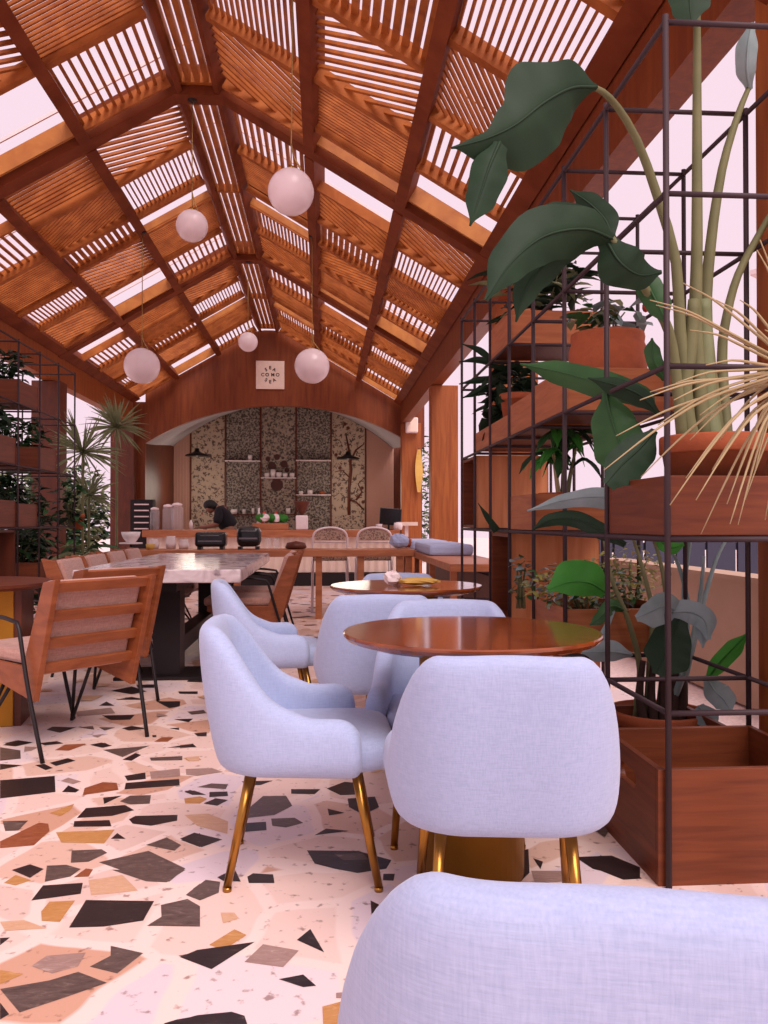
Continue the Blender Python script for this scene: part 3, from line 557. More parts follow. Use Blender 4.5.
# ------------------------------------------------------------ blue tub chairs
def smooth(a, b, x): t = max(0, min(1, (x-a)/(b-a))); return t*t*(3-2*t)
def tub_chair():
    root = thing('tub_chair', '', 'chair', (0,0,0), 0, 'lavender blue tub chairs with brass legs')
    wf, wb, yf, yb, r = .262, .235, .165, -.225, .145
    pts = []                                          # plan path from right-front round the back to left-front
    n1, n2, n3 = 14, 12, 12
    cxr = wb-r; cyr = yb+r
    for i in range(n1): t = (i/n1)**1.5; pts.append((wf+(wb-wf)*t, yf+(cyr-yf)*t))
    for i in range(n2): a = -pi/2*i/n2; pts.append((cxr+r*cos(a), cyr+r*sin(a)))
    for i in range(n3//2+1): t = i/(n3//2); pts.append((cxr*(1-t), yb))
    pts = pts+[(-x, y) for x, y in pts[:-1][::-1]]
    n = len(pts); sl = [0]
    for i in range(1, n): sl.append(sl[-1]+sqrt((pts[i][0]-pts[i-1][0])**2+(pts[i][1]-pts[i-1][1])**2))
    tot = sl[-1]; mb = MB(); rings = []
    for i, (x, y) in enumerate(pts):
        a = pts[max(0, i-1)]; b = pts[min(n-1, i+1)]; tx_, ty_ = b[0]-a[0], b[1]-a[1]; L = sqrt(tx_**2+ty_**2); nx, ny = -ty_/L, tx_/L
        if nx*x+ny*(y-.0) < 0: nx, ny = -nx, -ny
        s = abs(sl[i]-tot/2); e = tot/2-s             # s: distance from back centre, e: distance from arm end
        h = .76-.005*smooth(0, .18, s)-.215*smooth(.165, .345, s)-.035*smooth(.32, .43, s)
        if e < .07: h -= .07*(1-sqrt(max(0, 1-((.07-e)/.07)**2)))
        z0 = .335+ (.03*(1-sqrt(max(0, 1-((.03-e)/.03)**2))) if e < .03 else 0)
        th = .064 if e > .022 else .064*sqrt(max(.25, 1-((.022-e)/.022)**2))
        back = smooth(.38, .15, s) if False else 1-smooth(.15, .38, s)
        ring = []
        prof = [(-.42, z0), (.05, z0), (.36, z0+.012), (.5, z0+.045), (.5, z0+.045+.28*(h-z0-.08)), (.5, z0+.045+.55*(h-z0-.08)), (.5, z0+.045+.8*(h-z0-.08)), (.5, h-.035), (.36, h-.010), (0, h), (-.36, h-.010), (-.5, h-.035), (-.5, z0+.01+.72*(h-z0-.045)), (-.5, z0+.01+.45*(h-z0-.045)), (-.5, z0+.01+.2*(h-z0-.045)), (-.5, z0+.01)]
        for o, z in prof:
            f = max(0, (z-.38)/.38); lean = .055*back*f
            bulge = .012*sin(pi*min(1, max(0, (z-z0)/(h-z0))))*(1 if o > 0 else .3)
            ring.append(Vector((x+nx*(o*th+bulge), y+ny*(o*th+bulge)-lean, z)))
        rings.append(ring)
    k = len(rings[0]); vs = [v for r_ in rings for v in r_]
    fs = [(i*k+j, i*k+(j+1)%k, (i+1)*k+(j+1)%k, (i+1)*k+j) for i in range(n-1) for j in range(k)]
    fs = [f[::-1] for f in fs]; fs += [tuple(range(k)), tuple((n-1)*k+j for j in range(k))[::-1]]
    mb.add(vs, fs, 0, True); mb.build('shell', M['blue'], root, sub=1)
    # underside board
    inner = [(x*.93, y*.93+.0) for x, y in pts]; mb = MB(); mb.prism(inner[::-1], .337, .36); mb.build('underside', M['blue'], root)
    # cushion
    def sup(a, b, cx, cy, e, n=36): 
        return [(cx+a*abs(cos(t))**(2/e)*(1 if cos(t) >= 0 else -1), cy+b*abs(sin(t))**(2/e)*(1 if sin(t) >= 0 else -1)) for t in [2*pi*i/n for i in range(n)]]
    mb = MB(); rr = []
    for ins, z in ((.03, .335), (.008, .345), (0, .365), (0, .395), (.006, .415), (.022, .428), (.06, .436), (.13, .440), (.2, .441)):
        a, b = .232-ins, .225-ins; rr.append([(x, y, z) for x, y in sup(max(a, .01), max(b, .01), 0, .045, 5)])
    kk = 36; vs = [v for q in rr for v in q]; fs = [(i*kk+j, i*kk+(j+1)%kk, (i+1)*kk+(j+1)%kk, (i+1)*kk+j) for i in range(len(rr)-1) for j in range(kk)]
    fs += [tuple(range(kk))[::-1], tuple((len(rr)-1)*kk+j for j in range(kk))]
    mb.add(vs, fs, 0, True); mb.build('seat_cushion', M['blue'], root)
    for tx_, ty_, bx, by in ((.15, -.15, .175, -.215), (-.15, -.15, -.175, -.215), (.18, .15, .205, .215), (-.18, .15, -.205, .215)):
        mb = MB(); mb.tube([(tx_, ty_, .336), (bx, by, .012)], [.015, .0115], 14); lg = mb.build('leg', M['brass'], root); mb = MB(); mb.tube([(bx, by, .012), (bx, by, 0)], .0128, 14); mb.build('foot_cap', M['brass'], lg)
    return root
def hp(px, d):                                        # floor point under image column px at camera depth d
    r = ray(px, 522); q = (px-384)/F; v = CM.to_3x3() @ Vector((q*d, 0, -d)); return (v.x, v.y, 0)
tub = tub_chair(); L0 = hp(499, 2.10)
tub.location = (L0[0], L0[1], 0); tub.rotation_euler = (0, 0, radians(-7)); tub['label'] = 'blue tub chair seen square from behind, pushed up to the near round table'
chairs = [
 (hp(305, 2.55), -90, 'blue tub chair in side view facing right, left of the near round table'),
 (hp(452, 2.88), 176, 'blue tub chair on the far side of the near round table, facing the camera'),
 (hp(380, 3.64), -3, 'blue tub chair seen from behind between the two round tables'),
 (hp(272, 4.26), -82, 'small-looking blue tub chair facing right beside the marble table end'),
 (hp(402, 4.52), 180, 'blue tub chair behind the far round table, only its back rim showing'),
 (hp(592, .94), -12, 'nearest blue tub chair cut off by the bottom right corner, only its back showing')]
for l, a, lab in chairs: dup(tub, l, radians(a), lab)

# ------------------------------------------------------------ round tables with gold drum
def round_table(loc, D, H, lab, dr=.157):
    root = thing('round_table', lab, 'table', loc, 0, 'round wooden tables on gold drums')
    R = D/2; mb = MB(); mb.lathe([(0, H-.034), (R-.05, H-.034), (R-.012, H-.022), (R, H-.010), (R, H-.004), (R-.004, H), (0, H)], n=64, smooth=False); mb.build('tabletop', M['table'], root)
    mb = MB(); mb.lathe([(dr, 0), (dr, H-.04), (dr-.01, H-.034)], n=48); mb.build('drum_base', M['gold'], root)
    mb = MB(); mb.lathe([(dr+.03, H-.05), (dr+.05, H-.0345)], n=48); mb.build('top_plate', M['dark_wood'], root)
    return root
round_table(hp(471, 2.50), .775, .722, 'near round table with reddish polished top and gold drum base')
round_table(hp(406, 4.08), .75, .74, 'far round table with a crumpled paper wrap on its top')
p = hp(392, 4.02); root = thing('paper_wrap', 'crumpled white and yellow paper wrap lying on the far round table', 'paper', (p[0], p[1], .74))
mb = MB(); rr = random.Random(3)
def lump(mb, c, s, sc, n=12, am=.25, m=0):
    vs = []; h = n//2
    for i in range(h+1):
        for k in range(n):
            th = pi*i/h; a = 2*pi*k/n; q = s*(1+rr.uniform(-am, am)); vs.append((c[0]+q*sin(th)*cos(a)*sc[0], c[1]+q*sin(th)*sin(a)*sc[1], c[2]+q*cos(th)*sc[2]))
    z = min(v[2] for v in vs)
    mb.add([(x, y, q-z+.002) for x, y, q in vs], [(i*n+k, (i+1)*n+k, (i+1)*n+(k+1)%n, i*n+(k+1)%n) for i in range(h) for k in range(n)], m)
lump(mb, (0, 0, 0), .03, (1.3, 1, 1)); mb.build('white_paper', M['white'], root)
mb = MB(); lump(mb, (.13, 0, 0), .04, (2.6, 1.1, .45), 20, .12); mb.build('yellow_wrap', M['yellow'], root)

# ------------------------------------------------------------ square gold pedestal table at the left edge
c1 = hp(-40, 4.34)
root = thing('pedestal_table', 'dark wood table on a square gold pedestal at the left edge', 'table', (c1[0], c1[1], 0), radians(8))
mb = MB(); mb.lathe([(0, .705), (.43, .705), (.46, .72), (.46, .735), (0, .738)], n=56, smooth=False); mb.build('tabletop', M['dark_wood'], root)
mb = MB(); mb.box((-.20, -.16, 0), (.30, .16, .70)); mb.build('pedestal', M['goldflat'], root, bevel=.004)
mb = MB(); mb.box((.30, -.15, 0), (.335, .16, .70)); mb.build('side_panel', M['dark_wood'], root)

# ------------------------------------------------------------ lounge chairs of wood, pink pads and black rods
def lounge(lean=.17):
    root = thing('lounge_chair', '', 'chair', (0,0,0), 0, 'wooden lounge chairs with pink pads and black rod legs')
    def bk(z, off=0): return -.20-(z-.28)*lean/.5+off  # y of the back plane at height z
    for s in (-1, 1):
        mb = MB(); x = s*.255
        prof = [(bk(.26)+.08, .28), (bk(.26)-.06, .25), (bk(.79)-.045, .80), (bk(.79)+.05, .785)]
        vs = [(x-.014, y, z) for y, z in prof]+[(x+.014, y, z) for y, z in prof]
        mb.add(vs, [(0,1,2,3), (7,6,5,4), (0,4,5,1), (1,5,6,2), (2,6,7,3), (3,7,4,0)]); mb.build('back_board', M['teak'], root, bevel=.003)
        mb = MB(); prof = [(bk(.26)+.05, .27), (.30, .36), (.30, .41), (bk(.40)+.05, .40)]
        vs = [(x-.012, y, z) for y, z in prof]+[(x+.012, y, z) for y, z in prof]
        mb.add(vs, [(0,1,2,3), (7,6,5,4), (0,4,5,1), (1,5,6,2), (2,6,7,3), (3,7,4,0)]); mb.build('seat_board', M['teak'], root, bevel=.003)
        mb = MB(); x = s*.29
        mb.tube(bez([(s*.275, -.34, 0), (x, -.25, .30), (x, -.17, .57)], 8)+bez([(x, -.15, .60), (x, 0, .615), (x, .24, .60)], 8), .010, 8)
        mb.build('rear_leg_and_arm_rod', M['black'], root)
        for q in (0, 1):
            mb = MB(); mb.tube([(s*(.20-.02*q), .02+.10*q, .32), (s*.25, .26, 0)], .009, 8); mb.build('leg', M['black'], root)
        mb = MB(); mb.tube([(x, .24, .60), (s*.275, .25, .40)], .009, 8); mb.build('arm_post', M['black'], root)
    for z in (.395, .51, .635, .765):
        mb = MB(); mb.box((-.242, -.012, -.022), (.242, .012, .022), 0, Matrix.Translation((0, bk(z)-.01, z)) @ Matrix.Rotation(atan(lean/.5), 4, 'X')); mb.build('back_rail', M['teak'], root)
    mb = MB()
    A = Matrix.Translation((0, bk(.36)+.045, .36)) @ Matrix.Rotation(atan(lean/.5), 4, 'X')
    mb.box((-.238, -.03, 0), (.238, .035, .45), 0, A); mb.build('back_pad', M['pink'], root, bevel=.02)
    mb = MB(); mb.box((-.24, bk(.42)+.05, .40), (.24, .33, .465)); mb.build('seat_pad', M['pink'], root, bevel=.02)
    mb = MB(); mb.box((-.24, bk(.40)+.05, .375), (.24, .30, .398)); mb.build('seat_base', M['dark_wood'], root)
    return root
ch = lounge(); q = at(86, 735, Z=0)
fa = radians(90-12-(-4.13))
A = at(48, 762, Z=0); B = at(143, 738, Z=0); Cc = at(62, 723, Z=0)
mid = (A+B)/2; wv = (B-A).normalized(); fv = Vector((-wv.y, wv.x, 0)); ang1 = math.atan2(fv.y, fv.x)-pi/2
def place1(off): return (mid.x+fv.x*.34+off[0], mid.y+fv.y*.34+off[1], 0)
ch.location = place1((0,0)); ch.rotation_euler = (0, 0, ang1); ch['label'] = 'nearest wooden lounge chair with slatted back, at the left edge by the gold pedestal'
dup(ch, place1((-.11, .82)), ang1, 'second wooden lounge chair, directly behind the nearest one and left of the marble table leg')
for (lx, ly), lab in zip(((-1.50, 6.02), (-1.52, 6.75), (-1.54, 7.48), (-1.56, 8.2)), ('first pink-backed lounge chair in the row along the left of the marble table', 'second pink-backed lounge chair in the row left of the marble table',
      'third pink-backed lounge chair in the row left of the marble table', 'farthest pink-backed lounge chair at the left of the marble table')):
    dup(ch, (lx, ly, 0), radians(-90), lab)
dup(ch, (-.60, 6.70, 0), radians(90), 'near lounge chair on the right side of the marble table, wooden back leaning right')
dup(ch, (-.60, 7.45, 0), radians(90), 'far lounge chair on the right side of the marble table')

# ------------------------------------------------------------ marble table
root = thing('marble_table', 'long grey veined marble table on a black steel base', 'table', (-1.05, 6.6, 0))
mb = MB(); mb.box((-.52, -1.32, .665), (.52, 1.5, .75)); mb.build('marble_top', M['marble'], root, bevel=.008)
for yy in (-.85, 1.15):
    mb = MB(); mb.box((-.10, yy-.10, .02), (.08, yy+.10, .665)); mb.build('leg', M['black'], root, bevel=.004)
    mb = MB(); mb.box((-.34, yy-.18, 0), (.32, yy+.24, .02)); mb.build('foot_plate', M['black'], root)
mb = MB(); mb.box((-.07, -.75, .12), (.05, 1.05, .24)); mb.build('stretcher', M['black'], root, bevel=.006)
mb = MB(); mb.box((-.12, -1.2, .60), (.10, 1.4, .664)); mb.build('under_frame', M['black'], root)

# ------------------------------------------------------------ long wooden table in front of the bar, bar counter
def hx(px, d): return hp(px, d)[0]
YT = 9.2; x0 = -2.1; x1 = .98
root = thing('long_wooden_table', 'long narrow wooden table running across the hall in front of the bar', 'table', (0, YT, 0))
mb = MB(); mb.box((x0, -.28, .675), (x1, .28, .75)); mb.build('tabletop', M['counter'], root, bevel=.006)
for px in (150, 240, 319, 360, 398, 430):
    x = hx(px, YT)
    if x > x1-.05: x = x1-.06
    mb = MB(); mb.box((x-.035, -.24, 0), (x+.035, -.16, .675)); mb.build('leg', M['counter'], root, bevel=.004)
YC = 13.6
bx0, bx1 = hx(146, YC), hx(400, YC)
root = thing('bar_counter', 'bar counter with pinkish wood top and pleated cream front', 'bar', (0, YC, 0))
mb = MB(); mb.box((bx0, -.05, .805), (bx1, .6, .919)); mb.build('countertop', M['counter'], root, bevel=.008)
mb = MB(); nn = 150; vs = []
for i in range(nn+1):
    x = bx0+.05+(bx1-bx0-.1)*i/nn; y = .06+.018*sin(i*1.3); vs += [(x, y, .22), (x, y, .804)]
mb.add(vs, [(i*2, i*2+2, i*2+3, i*2+1) for i in range(nn)], 0, True); mb.build('pleated_front', M['cream'], root)
mb = MB(); mb.box((bx0+.04, .09, 0), (bx1-.04, .5, .804)); mb.build('carcass', M['dark_wood'], root)
mb = MB(); mb.box((bx0+.05, -.0, .0), (bx1-.05, .08, .2)); mb.build('plinth', M['black'], root)
# bar chairs behind the long table
def bar_chair(px, lab, first=None):
    if first is not None: return dup(first, (hx(px, 9.75), 9.78, 0), 0, lab)
    root = thing('bar_chair', lab, 'chair', (hx(px, 9.75), 9.78, 0), 0, 'white framed rattan chairs at the bar')
    mb = MB(); mb.tube(bez([(-.20, -.17, .72), (-.19, -.21, .90), (-.12, -.22, .965), (0, -.225, .985), (.12, -.22, .965), (.19, -.21, .90), (.20, -.17, .72)], 30), .013, 8); bf = mb.build('back_frame', M['white'], root)
    mb = MB(); n = 10; vs = []
    for i in range(n+1):
        t = -1+2*i/n; x = .17*t; z1 = .97-.06*abs(t)**3; vs += [(x, -.213, .84), (x, -.221, z1), (x, -.199, .84), (x, -.207, z1)]
    fs = []
    for i in range(n): a = i*4; b = a+4; fs += [(a, b, b+1, a+1), (a+2, a+3, b+3, b+2), (a+1, b+1, b+3, a+3), (a, a+2, b+2, b)]
    mb.add(vs, fs); mb.build('woven_back', M['rattan'], bf)
    mb = MB(); mb.box((-.2, -.2, .60), (.2, .2, .66)); mb.build('seat', M['rattan'], root, bevel=.015)
    mb = MB(); mb.tube([(-.20, -.17, .72), (.20, -.17, .72)], .010, 8); mb.tube([(-.185, -.20, .82), (.185, -.20, .82)], .010, 8); mb.build('back_bar', M['white'], root)
    for sx in (-1, 1):
        for sy in (-1, 1):
            mb = MB(); mb.tube([(sx*.20, sy*.17, .72 if sy < 0 else .62), (sx*.21, sy*.20, 0)], .013, 8); mb.build('leg', M['white'], root)
    return root
M['rattan'] = paper('woven_rattan', '#B89C88', '#6A5046', 60, .62)
b0 = bar_chair(330, 'left of the two white framed rattan chairs at the bar')
bar_chair(373.5, 'right of the two white framed rattan chairs at the bar, nearer the monitor', b0)
# black appliances standing on the long table
def appl(px, w, h, d, lab, kind, round_=.03):
    x = hx(px, 9.15); root = thing(kind, lab, kind.replace('_', ' '), (x, 9.12, .751))
    mb = MB(); mb.box((-w/2, -.10, .03), (w/2, .12, h)); mb.build('body', M['screen'], root, bevel=round_)
    mb = MB()
    for sx in (-1, 1): mb.box((sx*w*.36-.02, -.08, 0), (sx*w*.36+.02, .1, .031))
    mb.build('feet', M['black'], root)
    mb = MB(); mb.box((-w*.38, -.112, h*.45), (w*.38, -.10, h*.52)); mb.tube([(-w*.3, -.115, h*.8), (w*.3, -.115, h*.8)], .006, 6); mb.build('front_trim', M['greytrim'], root)
M['greytrim'] = plain('grey_trim', '#6E646A', .4)
appl(213, .33, .19, .2, 'wide low black appliance on the long table in front of the bending person', 'contact_grill')
appl(250, .26, .25, .2, 'taller rounded black appliance on the long table right of the low one', 'toaster_oven', .06)

# ------------------------------------------------------------ things on the bar counter
ZC = .92
def small(name, cat, px, d, z, prof, mat, lab, group=None, n=20, extra=None):
    if d > 12: prof = [(r*1.3, z_*1.3) for r, z_ in prof]
    x, y, _ = hp(px, d); mb = MB(); mb.lathe(prof, n=n); 
    root = mb.build(name, M[mat]); root.location = (x, y, z); tag(root, lab, cat, group)
    if extra: extra(root)
    return root
M['glass'] = glassmat('clear_glass', '#EDE6EA', .2)
def jar(px, h, r, lab):
    h *= 1.25; r *= 1.3
    root = thing('glass_jar', lab, 'jar', (hx(px, 13.75), 13.8, ZC), 0, 'tall glass jars at the left of the bar')
    mb = MB(); mb.lathe([(r, 0), (r, h*.8), (r*.8, h*.86), (r*.8, h*.88)], n=20); bd = mb.build('body', M['glass'], root)
    mb = MB(); mb.lathe([(r*.85, h*.88), (r*.85, h*.95), (r*.2, h), (0, h)], n=20); mb.build('lid', M['white'], bd)
jar(157, .30, .06, 'leftmost tall glass jar on the bar'); jar(170, .34, .07, 'tallest glass jar on the bar'); jar(179, .36, .075, 'wide glass jar on the bar nearest the person')
small('salt_shaker', 'shaker', 191, 13.8, ZC, [(.02, 0), (.025, .08), (.012, .12), (0, .13)], 'white', 'small pale shaker on the bar between the jars and the person')
# stacked trays rack left of jars
root = thing('tray_rack', 'dark rack with pale trays at the left end of the bar', 'rack', (hx(146, 13.85), 13.95, 0.0))
mb = MB(); mb.box((-.20, -.1, 0), (.16, .14, 1.42)); mb.build('frame', M['black'], root)
for k in range(5):
    mb = MB(); mb.box((-.13, -.14, .93+k*.1), (.10, -.101, .95+k*.1)); mb.build('tray', M['white'], root)
# white bowl on stand at the left
x, y, _ = hp(131, 9.0)
root = thing('bowl_stand', 'slim black stand with a white round tray under the bowl, left of the bar', 'stand', (x, y, 0))
mb = MB(); mb.lathe([(.14, .0), (.14, .015), (.016, .02), (.016, .80), (.02, .81)], n=24); mb.build('pole', M['black'], root)
mb = MB(); mb.lathe([(.12, .81), (.125, .82), (.12, .826)], n=28); mb.build('tray', M['white'], root)
mb = MB(); mb.lathe([(.045, 0), (.055, .01), (.09, .06), (.103, .115), (.098, .115), (.085, .06), (.045, .015), (0, .012)], n=28); o = mb.build('mixing_bowl', M['porcelain']); o.location = (x, y, .8275)
tag(o, 'white bowl with dark specks standing on a small round tray', 'bowl')
# fruit / salad basket, grinder, bottle
root = thing('serving_crate', 'low wooden crate of greens and bread on the bar', 'crate', (hx(272, 13.75), 13.75, ZC))
mb = MB(); mb.box((-.30, -.14, 0), (.28, .14, .11)); mb.build('crate_body', M['counter'], root, bevel=.005)
mb = MB(); rr = random.Random(5)
for k in range(16): lump(mb, (rr.uniform(-.22, .22), rr.uniform(-.08, .08), 0), .07, (1.2, 1, 1), 8, .2, rr.choice((0, 0, 1)))
mb.v = [(x, y, z+.111) for x, y, z in mb.v]; mb.build('greens', [M['leafbright'], M['white']], root)
for dx, dy in ((-.12, .0), (.11, .03)):
    pass
root = thing('coffee_grinder', 'coffee grinder with white body and dark hopper on the bar', 'coffee grinder', (hx(302, 13.75), 13.75, ZC))
mb = MB(); mb.box((-.10, -.11, 0), (.10, .11, .24)); mb.build('body', M['white'], root, bevel=.02)
mb = MB(); mb.lathe([(.03, .24), (.045, .28), (.14, .46), (.14, .475), (0, .48)], n=24); mb.build('hopper', M['darkhop'] if 'darkhop' in M else M['dark_wood'], root)
small('glass_bottle', 'bottle', 259, 13.95, ZC, [(.028, 0), (.028, .17), (.010, .23), (.010, .28)], 'white', 'slim pale bottle on the bar behind the toaster')
for k, (px, lab) in enumerate(((264, 'left red-brown pot behind the serving crate'), (276, 'red-brown pot behind the middle of the serving crate'))):
    small('spice_pot', 'pot', px, 14.1, ZC, [(.03, 0), (.04, .10), (.03, .2), (.012, .24)], 'red', lab)
# monitor
root = thing('monitor', 'black point of sale monitor tilted on the right end of the bar', 'monitor', (hx(389, 13.75), 13.75, ZC), radians(12))
mb = MB(); mb.box((-.17, -.01, .08), (.20, .02, .36), 0, Matrix.Rotation(radians(4), 4, 'Y')); mb.build('display', M['screen'], root, bevel=.004)
mb = MB(); mb.box((-.05, -.06, 0), (.05, .08, .012)); mb.box((-.015, .0, .01), (.015, .025, .1)); mb.build('stand', M['black'], root)
small('white_cup', 'cup', 379, 13.7, ZC, [(.03, 0), (.04, .05), (.045, .075)], 'porcelain', 'white cup beside the monitor')
small('white_cup', 'cup', 398, 13.7, ZC, [(.05, 0), (.06, .05), (.05, .09), (0, .1)], 'porcelain', 'white round pot at the far right of the bar counter')
# things between the table and bar: white jugs
for px, h, lab in ((154, .11, 'white mug at the left on the long table'), (171, .14, 'white jug on the long table in front of the jars'), (184, .10, 'low white bowl on the long table'), (118+66, .1, None)):
    if lab: small('white_jug', 'jug', px, 9.25, .751, [(.05, 0), (.06, h*.5), (.045, h*.9), (.05, h)], 'porcelain', lab)
for px in (268, 276): small('drinking_glass', 'glass', px, 9.25, .751, [(.03, 0), (.036, .12)], 'glass', 'clear drinking glass on the long table below the serving crate', 'glasses on the long table', 14)
small('yellow_cup', 'cup', 150.5, 8.95, .751, [(.04, 0), (.05, .06)], 'yellow', 'small yellow cup at the left end of the long table')
small('dark_bowl', 'bowl', 296, 9.1, .751, [(.09, 0), (.12, .02), (.10, .07), (0, .09)], 'dark_wood', 'dark overturned bowl on the long table beside the left bar chair')
# ------------------------------------------------------------ shelves in the alcove with cups
def shelf(pxa, pxb, py, lab, items):
    a = at(pxa, py, Y=YW-.2); b = at(pxb, py, Y=YW-.2); z = a.z
    root = thing('wall_shelf', lab, 'shelf', (0, 0, z), 0, 'thin shelves on the patterned back wall')
    mb = MB(); mb.box((a.x, YW-.28, -.02), (b.x, YW-.052, 0)); mb.build('board', M['white'] if 'lowest' not in lab else M['dark_wood'], root)
    mb = MB()
    for t in (.1, .9): x = a.x+(b.x-a.x)*t; mb.box((x-.008, YW-.26, -.035), (x+.008, YW-.052, -.0201))
    mb.build('bracket', M['black'], root)
    for px, r, h, nm, mat, l2 in items:
        r *= 1.4; h *= 1.4; q = at(px, py, Y=YW-.17); m2 = MB(); m2.lathe([(r*.8, 0), (r, h*.6), (r*.9, h)] if nm != 'glass_bottle' else [(r, 0), (r, h*.6), (r*.4, h*.75), (r*.4, h)], n=16)
        o = m2.build(nm, M[mat]); o.location = (q.x, YW-.17, z+.001); tag(o, l2, nm.split('_')[-1], 'crockery on the alcove shelves')
shelf(225, 260, 460.5, 'upper left thin white shelf in the alcove', [(250, .04, .1, 'ceramic_cup', 'porcelain', 'single cup on the upper left shelf')])
shelf(261, 296, 477.5, 'middle thin white shelf in front of the vase motif', [(267, .045, .08, 'ceramic_cup', 'porcelain', 'leftmost white cup on the middle shelf'), (273, .045, .14, 'ceramic_cup', 'porcelain', 'tallest cup on the middle shelf'),
     (279, .05, .09, 'ceramic_cup', 'porcelain', 'third white cup from the left on the middle shelf'), (285, .045, .08, 'ceramic_cup', 'porcelain', 'fourth white cup on the middle shelf'), (292, .045, .08, 'ceramic_cup', 'porcelain', 'rightmost white cup on the middle shelf')])
shelf(296, 331, 460, 'upper right thin white shelf in the alcove', [])
shelf(296, 331, 494.5, 'lower right thin white shelf above the coffee grinder', [(301, .04, .06, 'ceramic_cup', 'porcelain', 'left cup on the shelf above the grinder'), (310, .05, .08, 'ceramic_cup', 'porcelain', 'middle cup on the shelf above the grinder'), (322, .05, .06, 'ceramic_cup', 'terra', 'right brownish cup on the shelf above the grinder')])
shelf(225, 296, 514, 'lowest long dark shelf behind the bending person', [(234, .06, .08, 'ceramic_cup', 'porcelain', 'white cup on the lowest shelf near the person'), (244, .03, .08, 'ceramic_cup', 'porcelain', 'small cup on the lowest shelf'), (253, .025, .1, 'ceramic_cup', 'porcelain', 'narrow cup on the lowest shelf'),
     (258.5, .035, .2, 'glass_bottle', 'glass', 'clear bottle on the lowest shelf'), (288, .04, .1, 'ceramic_cup', 'porcelain', 'cup at the right end of the lowest shelf')])
# black hat shaped pendant lamps
def hatlamp(px, py, Y, lab, r=.27):
    p = at(px, py, Y=Y); root = thing('black_pendant_lamp', lab, 'lamp', (p.x, p.y, p.z), 0, 'black metal lamps in the bar alcove')
    mb = MB(); mb.lathe([(r, 0), (r*.9, .03), (r*.45, .07), (r*.22, .11), (r*.18, .17), (0, .18)], n=28); mb.build('shade', M['black'], root)
    mb = MB(); mb.tube([(0, 0, .17), (0, 0, .30), (0, YW-.055-Y, .34)], .008, 6); mb.build('wall_arm', M['black'], root)
    mb = MB(); mb.sphere((0, 0, .02), .03, 12); mb.build('bulb', M['globe'], root)
    l = bpy.data.lights.new('lamp_light', 'POINT'); l.energy = 24; l.color = (1, .84, .72); l.shadow_soft_size = .5; lo = bpy.data.objects.new('lamp_light', l); C.objects.link(lo); lo.location = (p.x, p.y-.05, p.z-.75)
hatlamp(197, 456, 18.9, 'left black hat-shaped lamp in the bar alcove, above the person'); hatlamp(348, 459, 18.9, 'right black hat-shaped lamp in front of the tree branch panel')
# ------------------------------------------------------------ person behind the bar
px_, py_, _ = hp(224, 14.7)
def skinned(name, verts, edges, radii, mat, parent=None, sub=2):
    me = bpy.data.meshes.new(name); me.from_pydata(verts, edges, []); me.materials.append(mat)
    o = bpy.data.objects.new(name, me); C.objects.link(o); o.parent = parent
    me.attributes.new  # keep attribute API available
    sk = o.modifiers.new('skin', 'SKIN'); sk.use_smooth_shade = True
    if not me.skin_vertices: 
        bm = __import__('bmesh').new(); bm.from_mesh(me); bm.verts.layers.skin.verify(); bm.to_mesh(me); bm.free()
    for i, r in enumerate(radii):
        v = me.skin_vertices[0].data[i]; v.radius = r if isinstance(r, tuple) else (r, r); v.use_root = (i == 0)
    if sub:
        s = o.modifiers.new('sub', 'SUBSURF'); s.levels = sub; s.render_levels = sub
    return o
PV = [(0.10,0,.92),(.05,0,1.05),(-.02,0,1.22),(-.09,0,1.30),(-.17,0,1.31),(-.26,0,1.29),(-.31,0,1.25),
      (-.05,-.19,1.25),(-.10,-.24,1.0),(-.32,-.16,.96),(-.40,-.14,.955), (-.05,.19,1.25),(-.10,.24,1.0),(-.32,.16,.96),(-.40,.14,.955),
      (.12,-.1,.80),(.08,-.11,.46),(.12,-.11,.09),(-.04,-.12,.035), (.12,.1,.80),(.08,.11,.46),(.12,.11,.09),(-.04,.12,.035)]
PE = [(0,1),(1,2),(2,3),(3,4),(4,5),(5,6),(2,7),(7,8),(8,9),(9,10),(2,11),(11,12),(12,13),(13,14),(0,15),(15,16),(16,17),(17,18),(0,19),(19,20),(20,21),(21,22)]
PR = [.12,.11,(.13,.11),.07,.065,.105,.085,.065,.05,.035,.032,.065,.05,.035,.032,.09,.065,.045,.035,.09,.065,.045,.035]
for sy in (-1, 1):
    h = 10 if sy < 0 else 14; bx = PV[h]
    for k in range(4):
        y = bx[1]+(-.03+.02*k); n0 = len(PV); L = (.06, .075, .08, .065)[k]
        PV += [(bx[0]-.03, y, bx[2]), (bx[0]-.03-L*.6, y, bx[2]-.005), (bx[0]-.03-L, y, bx[2]-.03)]; PR += [.011, .010, .008]; PE += [(h, n0), (n0, n0+1), (n0+1, n0+2)]
    n0 = len(PV); PV += [(bx[0]-.0, bx[1]-sy*.045, bx[2]), (bx[0]-.04, bx[1]-sy*.06, bx[2]-.01)]; PR += [.012, .009]; PE += [(h, n0), (n0, n0+1)]
body = skinned('person', PV, PE, PR, M['skin']); body.location = (px_, py_, 0)
tag(body, 'person in a black shirt with short black hair, bending forward behind the bar', 'person')
sh = skinned('shirt', [PV[i] for i in (0,1,2,3,7,8,11,12)], [(0,1),(1,2),(2,3),(2,4),(4,5),(2,6),(6,7)], [.19,.18,(.19,.17),.10,.09,.08,.09,.08], M['shirt'], body)
tr = skinned('trousers', [PV[i] for i in (0,15,16,17,19,20,21)], [(0,1),(1,2),(2,3),(0,4),(4,5),(5,6)], [.16,.10,.08,.06,.10,.08,.06], M['shirt'], body)
